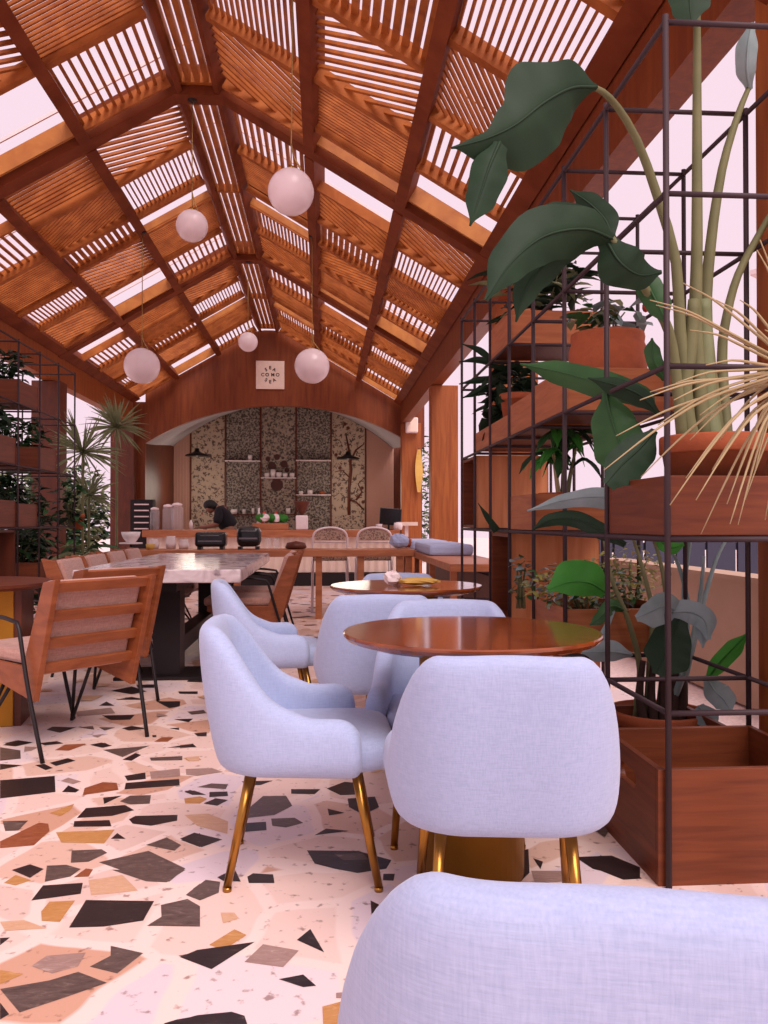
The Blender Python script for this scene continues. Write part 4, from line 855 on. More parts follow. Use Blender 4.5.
mb = MB(); mb.sphere((-.245, 0, 1.35), .115, 20, 0, (1.05, .95, .85)); mb.sphere((-.19, 0, 1.33), .09, 16, 0, (1, 1, .9)); mb.build('hair', M['hair'], body)
mb = MB(); mb.lathe([(0, -.03), (.012, -.02), (.015, 0), (0, .02)], (-.385, 0, 1.215), 10)
for sy in (-1, 1): mb.sphere((-.28, sy*.1, 1.27), .028, 10, 0, (.7, .35, 1))
mb.build('nose_and_ears', M['skin'], body)
mb = MB()
for sy in (-1, 1): mb.sphere((-.375, sy*.035, 1.25), .010, 8)
mb.build('eyes', M['black'], body)
mb = MB(); mb.box((-.385, -.025, 1.178), (-.36, .025, 1.186)); mb.build('mouth', M['red'], body)

# ------------------------------------------------------------ right side: outdoors
mb = MB(); mb.box((2.63, 1.5, -.1), (2.80, 7.6, .68)); mb.box((2.60, 1.5, .68), (2.83, 7.6, .71)); struct(mb.build('wall_right', M['concrete']))
root = thing('navy_fence', 'dark navy slatted fence beyond the low beige wall outside', 'fence', (3.6, 8.6, 0))
for k in range(12):
    mb = MB(); mb.box((-1.2+k*.34, -.02, .0), (-1.2+k*.34+.31, .02, .98)); mb.build('board', M['navy'], root)
mb = MB(); mb.box((-1.2, .02, .2), (2.9, .05, .28)); mb.box((-1.2, .02, .75), (2.9, .05, .83)); mb.build('fence_rail', M['navy'], root)
root = thing('pale_canopy', 'pale canvas canopy with a sloping edge outside the right lattice', 'canopy', (8.5, 9.5, 0))
mb = MB(); mb.bar((-3.5, -2.5, 3.6), (3.2, 1.5, 2.6), 2.6, .05); mb.build('canvas', M['awning'], root)
for x, y, z in ((-3.4, -2.4, 3.55), (3.0, 1.4, 2.6)):
    mb = MB(); mb.tube([(x, y, -.1), (x, y, z)], .04, 8); mb.build('pole', M['white'], root)

# ------------------------------------------------------------ benches along the right wall near the bar
root = thing('window_bench', 'wooden bench top along the right side just past the lattice, seen end on', 'bench', (0, 0, 0))
mb = MB(); mb.box((.98, 6.4, .66), (1.5, 10.6, .72)); mb.build('bench_top', M['counter'], root, bevel=.005)
for yy in (6.5, 7.8, 9.1, 10.4):
    mb = MB(); mb.box((1.0, yy, 0), (1.05, yy+.05, .66)); mb.box((1.43, yy, 0), (1.48, yy+.05, .66)); mb.build('leg', M['counter'], root)
mb = MB(); mb.box((1.3, 6.45, .05), (1.46, 10.5, .62)); mb.build('back_board', M['dark_wood'], root)
for k, (yy, lab) in enumerate(((8.0, 'near lavender cushion lying on the right-hand bench'), (9.6, 'far lavender cushion lying on the right-hand bench'))):
    mb = MB(); mb.box((1.02, yy, .721), (1.46, yy+1.3, .83)); tag(mb.build('seat_cushion', M['blue'], bevel=.03), lab, 'cushion')
x, y, _ = hp(399, 9.1)
mb = MB(); rr = random.Random(9); lump(mb, (0, 0, 0), .09, (1.2, 1, .9), 14, .1); o = mb.build('folded_cloth', M['blue']); o.location = (x, y, .751); tag(o, 'folded pale lavender cloth heap on the right end of the long table', 'cloth')
x, y, _ = hp(406, 9.4)
mb = MB(); lump(mb, (0, 0, 0), .05, (1.2, 1, 1.1), 12, .3); o = mb.build('red_brown_pot', M['terra']); o.location = (.93, 9.3, .751); tag(o, 'small red-brown pot at the right end of the long table', 'pot')
root = thing('side_shelf', 'short pale shelf on the wooden column right of the monitor', 'shelf', (hx(408, 13.6), 13.8, .99))
mb = MB(); mb.box((-.18, -.12, 0), (.18, .12, .06)); mb.build('board', M['cream'], root); mb = MB(); mb.box((-.03, -.03, -.99), (.03, .03, 0)); mb.build('leg', M['white'], root)

# ------------------------------------------------------------ plant lattices of steel rods
def lattice(lab, X0, Y0, nx, ny, nz, s, r):
    root = thing('rod_lattice', lab, 'lattice', (X0, Y0, 0))
    for i in range(nx+1):
        for j in range(ny+1):
            mb = MB(); mb.tube([(i*s, j*s, 0), (i*s, j*s, nz*.5+.02)], r, 8); mb.build('upright_rod', M['rod'], root)
    for i in range(nx+1):
        for k in range(1, nz+1):
            mb = MB(); mb.tube([(i*s, 0, k*.5), (i*s, ny*s, k*.5)], r*.9, 8); mb.build('long_rod', M['rod'], root)
    for j in range(ny+1):
        for k in range(1, nz+1):
            mb = MB(); mb.tube([(-.0, j*s, k*.5), (nx*s, j*s, k*.5)], r*.9, 8); mb.build('cross_rod', M['rod'], root)
    return root
GX, GY, GS = .985, 2.31, .508
lattice('tall lattice of dark steel rods holding planters at the right', GX, GY, 1, 7, 5, GS, .0095)
LX, LY = -2.95, 5.3
lattice('lattice of dark steel rods holding plant boxes on the left', LX, LY, 1, 6, 5, .5, .008)

def planter(x0, y0, x1, y1, z0, z1, lab, mat='crate', name='planter_box', soil=True, hole=False, t=.02, group='wooden planter boxes in the lattices'):
    root = thing(name, lab, 'planter', (0, 0, 0), 0, group)
    for nm, a, b in (('side_panel', (x0, y0, z0), (x1, y0+t, z1)), ('side_panel', (x0, y1-t, z0), (x1, y1, z1)), ('side_panel', (x1-t, y0+t, z0), (x1, y1-t, z1))):
        mb = MB(); mb.box(a, b); mb.build(nm, M[mat], root, bevel=.002)
    if not hole:
        mb = MB(); mb.box((x0, y0+t, z0), (x0+t, y1-t, z1)); mb.build('side_panel', M[mat], root, bevel=.002)
    else:
        ym = (y0+y1)/2; zm = z1-.085; hw, hh = .075, .028; pts = []
        for k in range(24):
            a = 2*pi*k/24; pts.append((ym+(hw-hh)*(1 if cos(a) > 0 else -1)+hh*cos(a), zm+hh*sin(a)))
        mb = MB(); outer = [(y0+t, z0), (y1-t, z0), (y1-t, z1), (y0+t, z1)]
        vs = []; 
        def proj(a):                                  # point on rectangle border in direction a from hole centre
            c, s_ = cos(a), sin(a); k = min(((y1-t-ym)/c if c > 1e-6 else 1e9), ((y0+t-ym)/c if c < -1e-6 else 1e9), ((z1-zm)/s_ if s_ > 1e-6 else 1e9), ((z0-zm)/s_ if s_ < -1e-6 else 1e9)); return (ym+c*k, zm+s_*k)
        angs = sorted([2*pi*k/24 for k in range(24)]+[math.atan2(z-zm, y-ym) % (2*pi) for y, z in outer])
        for x in (x0, x0+t):
            for a in angs:
                q = proj(a); vs.append((x, q[0], q[1])); vs.append((x, ym+(hw-hh)*(1 if cos(a) > 0 else -1)+hh*cos(a), zm+hh*sin(a)))
        n = len(angs); fs = []
        for k in range(n):
            a = 2*k; b = 2*((k+1) % n); fs += [(a, b, b+1, a+1), (2*n+a, 2*n+a+1, 2*n+b+1, 2*n+b), (a+1, b+1, 2*n+b+1, 2*n+a+1), (a, 2*n+a, 2*n+b, b)]
        mb.add(vs, fs); mb.build('side_panel_with_hand_hole', M[mat], root)
    mb = MB(); mb.box((x0+t, y0+t, z0), (x1-t, y1-t, z0+t)); mb.build('bottom', M['dark_wood'], root)
    if soil: mb = MB(); mb.box((x0+t, y0+t, z0+t), (x1-t, y1-t, z1-.04)); mb.build('soil', M['soil'], root)
    return root
def cell(i, j0, j1): return GX+.003, GY+GS*j0+.012, GX+GS-.012, GY+GS*j1-.012
def gp(j0, j1, z, h, lab, soil=True, mat='crate', dx=0):
    if j0 >= 2: mat = 'crate_lit_mid'  # farther boxes take the tone with light painted in
    x0, y0, x1, y1 = cell(0, j0, j1); return planter(x0, y0, x1+dx, y1, z+.011, z+h, lab, mat, soil=soil)
planter(.96, 2.325, 1.50, 2.815, 0.0, .335, 'large empty wooden crate with a hand hole, standing on the floor at the bottom right', 'crate', 'wooden_crate', soil=False, hole=True, group=None)
gp(0, 1, 1.0, .185, 'planter box at the front corner of the right lattice, under the dry straw leaves')
gp(4, 5, 2.0, .19, 'highest wooden planter box on the right, under the big drooping dark leaf')
gp(2, 3, 1.5, .19, 'wooden planter box holding the big terracotta pot, right lattice upper middle', soil=False)
gp(3, 4, 1.5, .17, 'wooden planter box behind the one with the big terracotta pot, right lattice', soil=False)
gp(4, 6, 1.5, .13, 'long planter box far up the right lattice, holding a small clay pot')
gp(3, 4, 1.0, .185, 'wooden planter box with a red clay bowl of leafy stems, centre of the right lattice', soil=False)
gp(2, 3, .5, .19, 'low wooden planter box overgrown with small yellow-green flowers beside the near table')
gp(1, 2, .0, .30, 'low wooden box on the floor behind the near blue chair, right lattice', soil=False)
gp(4, 5, .0, .30, 'wooden box on the floor in the far part of the right lattice', soil=False)
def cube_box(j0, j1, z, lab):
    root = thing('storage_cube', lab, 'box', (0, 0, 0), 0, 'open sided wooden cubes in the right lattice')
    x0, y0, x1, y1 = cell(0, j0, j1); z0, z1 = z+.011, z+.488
    for a, b, mt in (((x0, y0, z0), (x1, y0+.02, z1), 'crate_lit'), ((x0, y1-.02, z0), (x1, y1, z1), 'crate'), ((x1-.02, y0+.02, z0), (x1, y1-.02, z1), 'crate'), ((x0, y0+.02, z0), (x1-.02, y1-.02, z0+.02), 'crate'), ((x0, y0+.02, z1-.02), (x1-.02, y1-.02, z1), 'crate')):  # camera-facing panel painted as lit, the others plain crate timber
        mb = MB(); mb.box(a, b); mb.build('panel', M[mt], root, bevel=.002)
cube_box(6, 7, 1.0, 'upper open wooden cube at the far end of the right lattice')
cube_box(4, 5, .5, 'lower open wooden cube in the right lattice behind the small flowers')

# ------------------------------------------------------------ plants
def pot(x, y, z, r, h, lab, rim=True, mat='terra', name='terracotta_pot', sq=1.0):
    root = thing(name, lab, 'pot', (x, y, z))
    mb = MB(); mb.lathe([(r*.72*sq, 0), (r*.94, h*.8), (r*.97, h*.8), (r, h*.82), (r, h*.98), (r*.98, h), (r*.9, h), (r*.87, h*.86), (0, h*.86)] if rim else [(r*.7, 0), (r*.93, h*.18), (r, h*.45), (r*.99, h*.8), (r*.93, h*.88), (r*.95, h*.95), (r*.93, h), (r*.85, h), (r*.84, h*.88), (0, h*.88)], n=36)
    mb.build('pot_body', M[mat], root)
    mb = MB(); mb.lathe([(r*.86, h*.87), (0, h*.90)], n=24); mb.build('soil', M['soil'], root); return root
def leaf(mb, mid, wl, wr, view=None, fold=.25, m=0, n=22, wav=0, seed=0):
    """blade mesh about a midrib (world points); wl / wr: half widths along it; fold lifts the halves"""
    q = bez(mid, n); N = len(q); rs_ = random.Random(seed); vs = []; fs = []; c = Vector((0, 0, E))
    def prof(w, t):
        k = t*(len(w)-1); i = min(int(k), len(w)-2); f = k-i; f = f*f*(3-2*f); return w[i]*(1-f)+w[i+1]*f
    K2 = 4
    for i, p in enumerate(q):
        t = i/(N-1); tg = (q[min(i+1, N-1)]-q[max(i-1, 0)]).normalized()
        nv = (view if view is not None else (c-p)).normalized(); sd = tg.cross(nv).normalized(); nn = sd.cross(tg).normalized()
        row = []
        for k in range(-K2, K2+1):
            w = prof(wl if k < 0 else wr, t); u = k/K2
            row.append(p+sd*u*w-nn*(fold*abs(u)**1.3*w)+nn*(wav*w*sin(t*30+abs(u)*2)*abs(u)))
        vs += row
    k = 2*K2+1
    fs = [(i*k+j, i*k+j+1, (i+1)*k+j+1, (i+1)*k+j) for i in range(N-1) for j in range(k-1)]
    mb.add(vs, fs, m, True)
    # midrib
    mb.tube(q, [max(.001, .0055*(1-.75*i/(N-1))) for i in range(N)], 5, m)
def px3(lst): return [at(a, b, Y=c) for a, b, c in lst]
W = lambda l, Y: [v*Y/F for v in l]
def part_leaf(root, mat, *a, **k):
    k.setdefault('wav', .035); mb = MB(); leaf(mb, *a, **k); return mb.build('leaf', M[mat], root)
def stemp(root, pts, r, mat='stem', nm='stem'):
    mb = MB(); q = bez(pts, 16); n = len(q)
    if isinstance(r, tuple): r = [r[0]+(r[1]-r[0])*i/(n-1) for i in range(n)]
    mb.tube(q, r, 8); return mb.build(nm, M[mat], root)

# upper bird-of-paradise plant, in a round clay tub on the eye level box
Yp = 2.62; tx0 = at(711, 470, Y=Yp)
pot(tx0.x-.0, 2.60, 1.033, .17, .295, 'wide reddish clay tub at eye level in the front of the right lattice', True)
bx_ = (tx0.x-.03, 2.60, 1.27)
root = thing('bird_of_paradise_plant', 'tall bird of paradise plant rising from the clay tub at the top right', 'plant', (0, 0, 0))
base = lambda dx: Vector((bx_[0]+dx, 2.60, 1.26))
stemp(root, [base(-.04)]+px3([(680, 330, 2.6), (676, 262, 2.6), (657, 195, 2.58), (637, 140, 2.52), (618, 108, 2.45), (603, 92, 2.38), (590, 86, 2.34)]), (.022, .007))
stemp(root, [base(.0)]+px3([(696, 330, 2.62), (697, 240, 2.62), (697, 120, 2.62), (697, 20, 2.6), (696, -60, 2.6)]), (.026, .009))
stemp(root, [base(.05)]+px3([(706, 330, 2.66), (710, 250, 2.66), (722, 170, 2.66), (738, 115, 2.66), (750, 85, 2.66)]), (.026, .008))
stemp(root, [base(.08)]+px3([(722, 360, 2.7), (727, 315, 2.7), (738, 275, 2.7), (757, 238, 2.7), (770, 215, 2.7)]), (.02, .010))
stemp(root, [base(-.07)]+px3([(672, 345, 2.55), (655, 305, 2.5), (630, 265, 2.45), (612, 238, 2.42)]), (.02, .010))
stemp(root, [base(-.03)]+px3([(684, 400, 2.6), (690, 350, 2.6), (694, 300, 2.6)]), (.03, .02)); stemp(root, [base(.04)]+px3([(708, 400, 2.62), (706, 350, 2.62), (704, 300, 2.62)]), (.032, .022), 'spike')
part_leaf(root, 'leafdark', px3([(597, 87, 2.34), (572, 88, 2.31), (545, 102, 2.27), (515, 125, 2.24), (485, 139, 2.22), (451, 148, 2.20)]), W([3, 30, 44, 44, 22, 1], 2.3), W([3, 28, 46, 22, 6, 1], 2.3), fold=.3, n=40)
part_leaf(root, 'leafdark', px3([(500, 142, 2.22), (490, 165, 2.20), (480, 195, 2.19), (470, 226, 2.18)]), W([10, 22, 18, 1], 2.2), W([6, 18, 14, 1], 2.2), fold=.45)
part_leaf(root, 'leafdark', px3([(696, -50, 2.6), (690, -20, 2.55), (690, 5, 2.5), (692, 24, 2.45)]), W([8, 22, 20, 3], 2.5), W([8, 24, 18, 3], 2.5), fold=.2)
part_leaf(root, 'leafgrey', px3([(750, 90, 2.66), (747, 70, 2.62), (748, 45, 2.6), (752, 22, 2.6)]), W([4, 11, 12, 3], 2.6), W([3, 9, 10, 3], 2.6), fold=.5)
part_leaf(root, 'leafdark', px3([(615, 240, 2.42), (585, 229, 2.38), (545, 236, 2.34), (512, 262, 2.3), (486, 300, 2.28)]), W([6, 30, 26, 18, 2], 2.4), W([4, 22, 30, 22, 2], 2.4), fold=.35, wav=.05)
part_leaf(root, 'leafdark', px3([(600, 240, 2.5), (570, 246, 2.48), (545, 262, 2.46), (525, 290, 2.45), (516, 322, 2.45)]), W([4, 16, 20, 14, 1], 2.4), W([4, 14, 18, 12, 1], 2.4), fold=.4, wav=.06)
part_leaf(root, 'leafdark', px3([(600, 232, 2.44), (580, 216, 2.42), (556, 210, 2.4), (530, 214, 2.4)]), W([4, 14, 12, 1], 2.4), W([4, 10, 8, 1], 2.4), fold=.3)
part_leaf(root, 'leafdark', px3([(612, 238, 2.42), (605, 220, 2.44), (590, 204, 2.46), (570, 190, 2.48)]), W([4, 16, 14, 1], 2.4), W([4, 14, 12, 1], 2.4), fold=.2)
part_leaf(root, 'leafdark', px3([(606, 240, 2.43), (620, 262, 2.4), (640, 275, 2.4), (662, 272, 2.4)]), W([10, 22, 20, 2], 2.4), W([10, 26, 16, 2], 2.4), fold=.2, wav=.06)
part_leaf(root, 'leafmid', px3([(640, 262, 2.5), (648, 285, 2.48), (658, 305, 2.46), (668, 325, 2.46)]), W([4, 14, 14, 2], 2.4), W([4, 14, 12, 2], 2.4), fold=.3)
# leaves arching low from the same plant across the lattice
part_leaf(root, 'leafmid', px3([(655, 412, 2.75), (640, 395, 2.8), (600, 383, 2.9), (560, 372, 3.0), (520, 364, 3.05)]), W([2, 12, 16, 14, 1], 2.9), W([2, 10, 14, 12, 1], 2.9), fold=.3)
part_leaf(root, 'leafdark', px3([(660, 415, 2.7), (640, 395, 2.72), (615, 385, 2.75), (588, 378, 2.8)]), W([2, 12, 12, 1], 2.7), W([2, 8, 8, 1], 2.7), fold=.3)
part_leaf(root, 'leafmid', px3([(606, 392, 2.8), (612, 420, 2.78), (622, 450, 2.76), (630, 478, 2.75)]), W([6, 22, 26, 8], 2.8), W([4, 22, 28, 8], 2.8), fold=.25)
part_leaf(root, 'leafdark', px3([(655, 430, 2.66), (640, 448, 2.64), (622, 465, 2.62), (606, 484, 2.6)]), W([4, 20, 24, 10], 2.6), W([4, 18, 18, 4], 2.6), fold=.2)
part_leaf(root, 'leafmid', px3([(664, 380, 2.6), (656, 365, 2.58), (652, 350, 2.58), (652, 338, 2.58)]), W([2, 8, 8, 1], 2.6), W([2, 8, 8, 1], 2.6), fold=.3)
# two arching leaves at the middle left of the lattice
part_leaf(root, 'leafgrey', px3([(640, 508, 2.9), (600, 497, 3.0), (565, 500, 3.1), (527, 511, 3.2)]), W([3, 12, 9, 1], 3), W([3, 10, 7, 1], 3), fold=.4)
part_leaf(root, 'leafdark', px3([(625, 545, 2.9), (600, 530, 3.0), (575, 519, 3.1), (550, 520, 3.15), (532, 530, 3.2)]), W([3, 9, 9, 7, 1], 3), W([3, 8, 9, 7, 1], 3), fold=.3)

# lower bird-of-paradise plant, in a shallow pot behind the floor crate
pc = at(658, 700, Y=3.30)
pot(pc.x, 3.30, 0.012, .20, .27, 'round terracotta pot on the floor behind the large wooden crate')
root = thing('bird_of_paradise_plant', 'low bird of paradise plant with silvery leaves in the pot behind the crate', 'plant', (0, 0, 0))
b2 = lambda dx, dy=0: Vector((pc.x+dx, 3.30+dy, .24))
for dx, pts in ((-.10, [(640, 670, 3.3), (628, 620, 3.3), (612, 580, 3.3), (604, 540, 3.3)]), (-.05, [(650, 660, 3.3), (652, 610, 3.32), (640, 560, 3.35), (632, 536, 3.36)]), (0, [(664, 660, 3.3), (666, 600, 3.32), (660, 560, 3.35), (652, 536, 3.36)]),
                (.04, [(678, 660, 3.3), (688, 610, 3.32), (680, 570, 3.35), (671, 550, 3.36)]), (.05, [(686, 640, 3.3), (684, 590, 3.34), (690, 540, 3.36), (692, 500, 3.4)]), (.07, [(694, 640, 3.3), (704, 600, 3.34), (716, 560, 3.38), (729, 535, 3.4)]), (.03, [(688, 660, 3.2), (698, 610, 3.3), (702, 580, 3.3), (704, 556, 3.3)])):
    stemp(root, [b2(dx)]+px3(pts), (.016, .006), 'leafgrey' if dx > 0 else 'stem')
for dx in (-.08, -.04, 0, .04, .07): stemp(root, [b2(dx, -.05), b2(dx*1.2, -.05)+Vector((0, 0, .12)), b2(dx*1.1, -.04)+Vector((.01, 0, .25))], (.022, .012), 'soilstem')
part_leaf(root, 'leafgrey', px3([(678, 612, 3.1), (665, 606, 3.08), (650, 612, 3.05), (636, 618, 3.03)]), W([12, 18, 16, 4], 3.1), W([10, 14, 10, 3], 3.1), fold=.2, wav=.04)
part_leaf(root, 'leafgrey', px3([(672, 612, 3.1), (690, 612, 3.06), (704, 620, 3.02), (708, 640, 3.0)]), W([12, 12, 12, 3], 3.1), W([6, 12, 12, 2], 3.1), fold=.35, wav=.04)
part_leaf(root, 'leafdark', px3([(682, 615, 3.12), (672, 635, 3.06), (664, 655, 3.02), (656, 674, 3.0)]), W([8, 22, 26, 10], 3.1), W([6, 18, 20, 4], 3.1), fold=.3)
part_leaf(root, 'leafgrey', px3([(700, 620, 3.1), (702, 632, 3.05), (703, 648, 3.02)]), W([6, 8, 1], 3.1), W([5, 7, 1], 3.1), fold=.3)
part_leaf(root, 'leafbright', px3([(706, 682, 3.2), (718, 665, 3.15), (732, 650, 3.1), (749, 632, 3.05)]), W([3, 9, 9, 1], 3.1), W([3, 9, 9, 1], 3.1), fold=.5)
part_leaf(root, 'leafgrey', px3([(706, 676, 3.2), (714, 690, 3.1), (724, 700, 3.05), (731, 712, 3.0)]), W([5, 14, 12, 2], 3.1), W([4, 12, 12, 2], 3.1), fold=.3)
part_leaf(root, 'leafgrey', px3([(698, 706, 3.15), (706, 716, 3.1), (712, 728, 3.05)]), W([6, 12, 6], 3.1), W([6, 12, 6], 3.1), fold=.3)
part_leaf(root, 'leafgrey', px3([(632, 655, 3.2), (615, 652, 3.15), (598, 652, 3.1), (582, 652, 3.1)]), W([3, 10, 10, 2], 3.1), W([3, 12, 12, 2], 3.1), fold=.3)
part_leaf(root, 'leafgrey', px3([(614, 610, 3.3), (600, 640, 3.2), (590, 650, 3.2)]), W([2, 4, 2], 3.1), W([2, 4, 2], 3.1), fold=.3)
part_leaf(root, 'leafbright', px3([(606, 592, 3.3), (590, 583, 3.25), (570, 582, 3.2), (548, 590, 3.2)]), W([8, 16, 14, 3], 3.2), W([6, 22, 22, 4], 3.2), fold=.15)
part_leaf(root, 'leafmid', px3([(628, 612, 3.3), (612, 606, 3.28), (600, 618, 3.25), (590, 625, 3.2)]), W([2, 8, 6, 1], 3.2), W([2, 8, 6, 1], 3.2), fold=.4)
part_leaf(root, 'leafbright', px3([(652, 530, 3.36), (662, 542, 3.34), (672, 548, 3.32), (684, 544, 3.3)]), W([4, 10, 8, 2], 3.2), W([4, 8, 7, 2], 3.2), fold=.3)

# generic small leaved foliage
def bush(name, lab, centre, size, n, ls, mats, seed, cat='plant', group=None, asp=.45, stems=6, droop=.3):
    rb = random.Random(seed); root = thing(name, lab, cat, centre, 0, group); mb = MB()
    for k in range(n):
        while True:
            u = [rb.uniform(-1, 1) for _ in range(3)]
            if sum(a*a for a in u) < 1: break
        p = Vector((u[0]*size[0], u[1]*size[1], (u[2]*.5+.5)*size[2])); a = rb.uniform(0, 2*pi); l = ls*rb.uniform(.6, 1.3); w_ = l*asp/2
        d = Vector((cos(a), sin(a), rb.uniform(-droop*2, .5))).normalized(); s_ = d.cross(Vector((rb.uniform(-.6, .6), rb.uniform(-.6, .6), 1))).normalized(); up = s_.cross(d)
        vs = [p, p+d*l*.35+s_*w_+up*.1*l, p+d*l*.35+up*.0, p+d*l*.35-s_*w_+up*.1*l, p+d*l*.72+s_*w_*.7, p+d*l*.72-up*.06*l, p+d*l*.72-s_*w_*.7, p+d*l-up*.15*l]
        mb.add(vs, [(0,2,1), (0,3,2), (1,2,5,4), (2,3,6,5), (4,5,7), (5,6,7)], rb.randrange(len(mats)), True)
    mb.build('foliage', [M[m] for m in mats], root)
    mb = MB()
    for k in range(stems):
        a = 2*pi*k/stems; q = Vector((cos(a)*size[0]*.5, sin(a)*size[1]*.5, size[2]*.7)); mb.tube([(cos(a)*.02, sin(a)*.02, -.01), q*.5+Vector((0, 0, .02)), q], [.006, .005, .003], 5)
    mb.build('stems', M['stem'], root); return root
bush('flowering_plant', 'bushy plant with small yellow-green flowers spilling from the low planter by the near table', (1.16, 3.62, .655), (.27, .26, .22), 520, .045, ['leafmid', 'flower', 'spike', 'leafgrey'], 1)
bush('flowering_plant', 'sprawling small-leaved plant at the back of the low flower planter', (1.42, 3.75, .66), (.16, .22, .30), 220, .035, ['spike', 'flower', 'straw'], 2)
bush('trailing_plant', 'thin trailing plant with pale round leaves left of the lower cube', (1.0, 4.15, .62), (.05, .08, .28), 34, .05, ['leafgrey', 'leafmid'], 3, asp=.9)
bush('broad_leaved_plant', 'dark broad-leaved plant in the highest box under the drooping leaf', (1.24, 4.6, 2.14), (.24, .22, .42), 120, .22, ['leafdark', 'leafdark', 'spike'], 4, asp=.25, droop=.1)
bush('broad_leaved_plant', 'very dark leafy plant in the far upper box of the right lattice', (1.14, 4.95, 1.60), (.15, .40, .42), 150, .15, ['leafdark'], 5, asp=.6)
pc2 = at(606, 380, Y=3.6)
pot(pc2.x, 3.58, 1.533, .17, .35, 'big round terracotta pot in the upper middle box of the right lattice', False)
bush('leafy_pot_plant', 'sprawling leafy plant with a red bud growing in the big terracotta pot', (pc2.x, 3.58, 1.845), (.16, .12, .20), 46, .11, ['leafmid', 'leafgrey', 'stem'], 6, asp=.45)
mb = MB(); lump(mb, (0, 0, 0), .018, (1, 1, 1.3), 10, .1); o = mb.build('red_flower_bud', M['red']); q = at(646, 313, Y=3.5); o.location = q; tag(o, 'tiny red flower bud above the big terracotta pot', 'flower')
pc3 = at(512, 405, Y=4.62)
pot(pc3.x+.03, 4.62, 1.592, .10, .185, 'small pinkish clay pot in the far upper box of the right lattice')
pc4 = at(563, 490, Y=4.05)
pot(pc4.x, 4.05, 1.035, .125, .16, 'red clay bowl pot standing in the middle planter box of the right lattice')
root = thing('leafy_cane_plant', 'leafy cane plant with a pale trunk in the red clay bowl pot', 'plant', (0, 0, 0))
for k, (dx, h) in enumerate(((-.04, .30), (.0, .22), (.04, .26))): stemp(root, [Vector((pc4.x+dx*.5, 4.05, 1.17)), Vector((pc4.x+dx, 4.05, 1.17+h*.5)), Vector((pc4.x+dx*1.6, 4.03, 1.17+h))], (.014, .006), 'stem' if k else 'straw')
rb = random.Random(8)
for k in range(24):
    a = 2*pi*k/24+rb.uniform(-.2, .2); z = 1.17+rb.uniform(.14, .30); c0 = Vector((pc4.x+rb.uniform(-.05, .05), 4.05, z)); L = rb.uniform(.14, .22)
    part_leaf(root, rb.choice(('leafdark', 'leafmid', 'leafmid', 'leafbright')), [c0, c0+Vector((cos(a)*L*.4, sin(a)*L*.4, .06)), c0+Vector((cos(a)*L*.8, sin(a)*L*.8, .02)), c0+Vector((cos(a)*L, sin(a)*L, -.05))], [.004, .032, .026, .002], [.004, .032, .026, .002], view=Vector((0, -.35, 1)), fold=.2, n=9)
# strap leaves reaching left at the far end
root = thing('strap_leaf_plant', 'plant with thin dark strap leaves reaching left at the far end of the lattice', 'plant', (0, 0, 0))
for pts in ([(500, 372, 5.1), (482, 352, 5.1), (462, 344, 5.1)], [(500, 368, 5.1), (480, 360, 5.1), (459, 362, 5.1)], [(500, 378, 5.1), (480, 380, 5.1), (459, 384, 5.1)], [(502, 380, 5.1), (478, 392, 5.1), (462, 398, 5.1)], [(503, 384, 5.1), (490, 400, 5.1), (482, 415, 5.1)]):
    part_leaf(root, 'leafdark', px3(pts), W([2.5, 3.5, .6], 5.1), W([2.5, 3.5, .6], 5.1), fold=.3, n=12)
q = at(503, 380, Y=5.1); stemp(root, [Vector((q.x, 5.1, 1.62)), Vector((q.x, 5.1, q.z+.05))], (.012, .008))
# thin dark leaf leaning in front of the upper cube
root = thing('aloe_leaf_plant', 'single dark pointed leaf leaning in front of the upper wooden cube', 'plant', (0, 0, 0))
part_leaf(root, 'leafdark', px3([(497, 531, 4.6), (488, 518, 4.6), (478, 503, 4.6)]), W([4, 3, .4], 4.6), W([4, 3, .4], 4.6), fold=.2, n=10)

# dry straw-coloured dragon tree leaves reaching in from the right
root = thing('dragon_tree', 'spray of long straw-coloured leaves reaching in from the right edge', 'plant', (0, 0, 0))
hub = at(800, 372, Y=2.05)
stemp(root, [Vector((hub.x+.02, 2.08, 0)), Vector((hub.x+.01, 2.06, .8)), hub+Vector((0, 0, .02))], (.025, .02), 'stem', 'trunk')
tips = [(616, 436), (604, 470), (641, 477), (658, 425), (670, 505), (686, 478), (696, 500), (701, 534), (730, 524), (738, 525), (727, 504), (650, 300), (656, 305), (683, 283), (690, 330), (706, 365), (676, 383), (640, 400), (716, 300), (760, 240), (757, 250), (765, 330), (745, 500), (712, 470), (674, 400), (755, 470), (765, 520), (690, 440), (720, 440), (700, 415), (650, 392), (775, 300), (740, 300), (735, 480)]
rb = random.Random(12)
for tx_, ty_ in tips:
    y1 = 2.05+rb.uniform(-.15, .12); a = hub+Vector((rb.uniform(-.02, .02), rb.uniform(-.02, .02), rb.uniform(-.02, .02))); b = at(tx_, ty_, Y=y1); m_ = (a+b)/2+Vector((0, 0, .012+.10*max(0, (ty_-400)/140)*.6))
    mb = MB(); leaf(mb, [a, (a*.75+m_*.5-b*.0)/1.25, m_, (m_+b)/2+Vector((0, 0, .01)), b], [.002, .0036, .0036, .0028, .0006], [.002, .0036, .0036, .0028, .0006], fold=.35, n=12); mb.build('leaf', M['straw'], root)
for k in range(6):
    a = rb.uniform(-1.2, 1.6); L = rb.uniform(.3, .42); d = Vector((cos(a)*.6+.25, rb.uniform(-.6, .4), sin(a))).normalized()
    mb = MB(); leaf(mb, [hub, hub+d*L*.5+Vector((0, 0, .03)), hub+d*L-Vector((0, 0, .04))], [.003, .006, .0006], [.003, .006, .0006], fold=.3, n=10); mb.build('leaf', M['straw'], root)

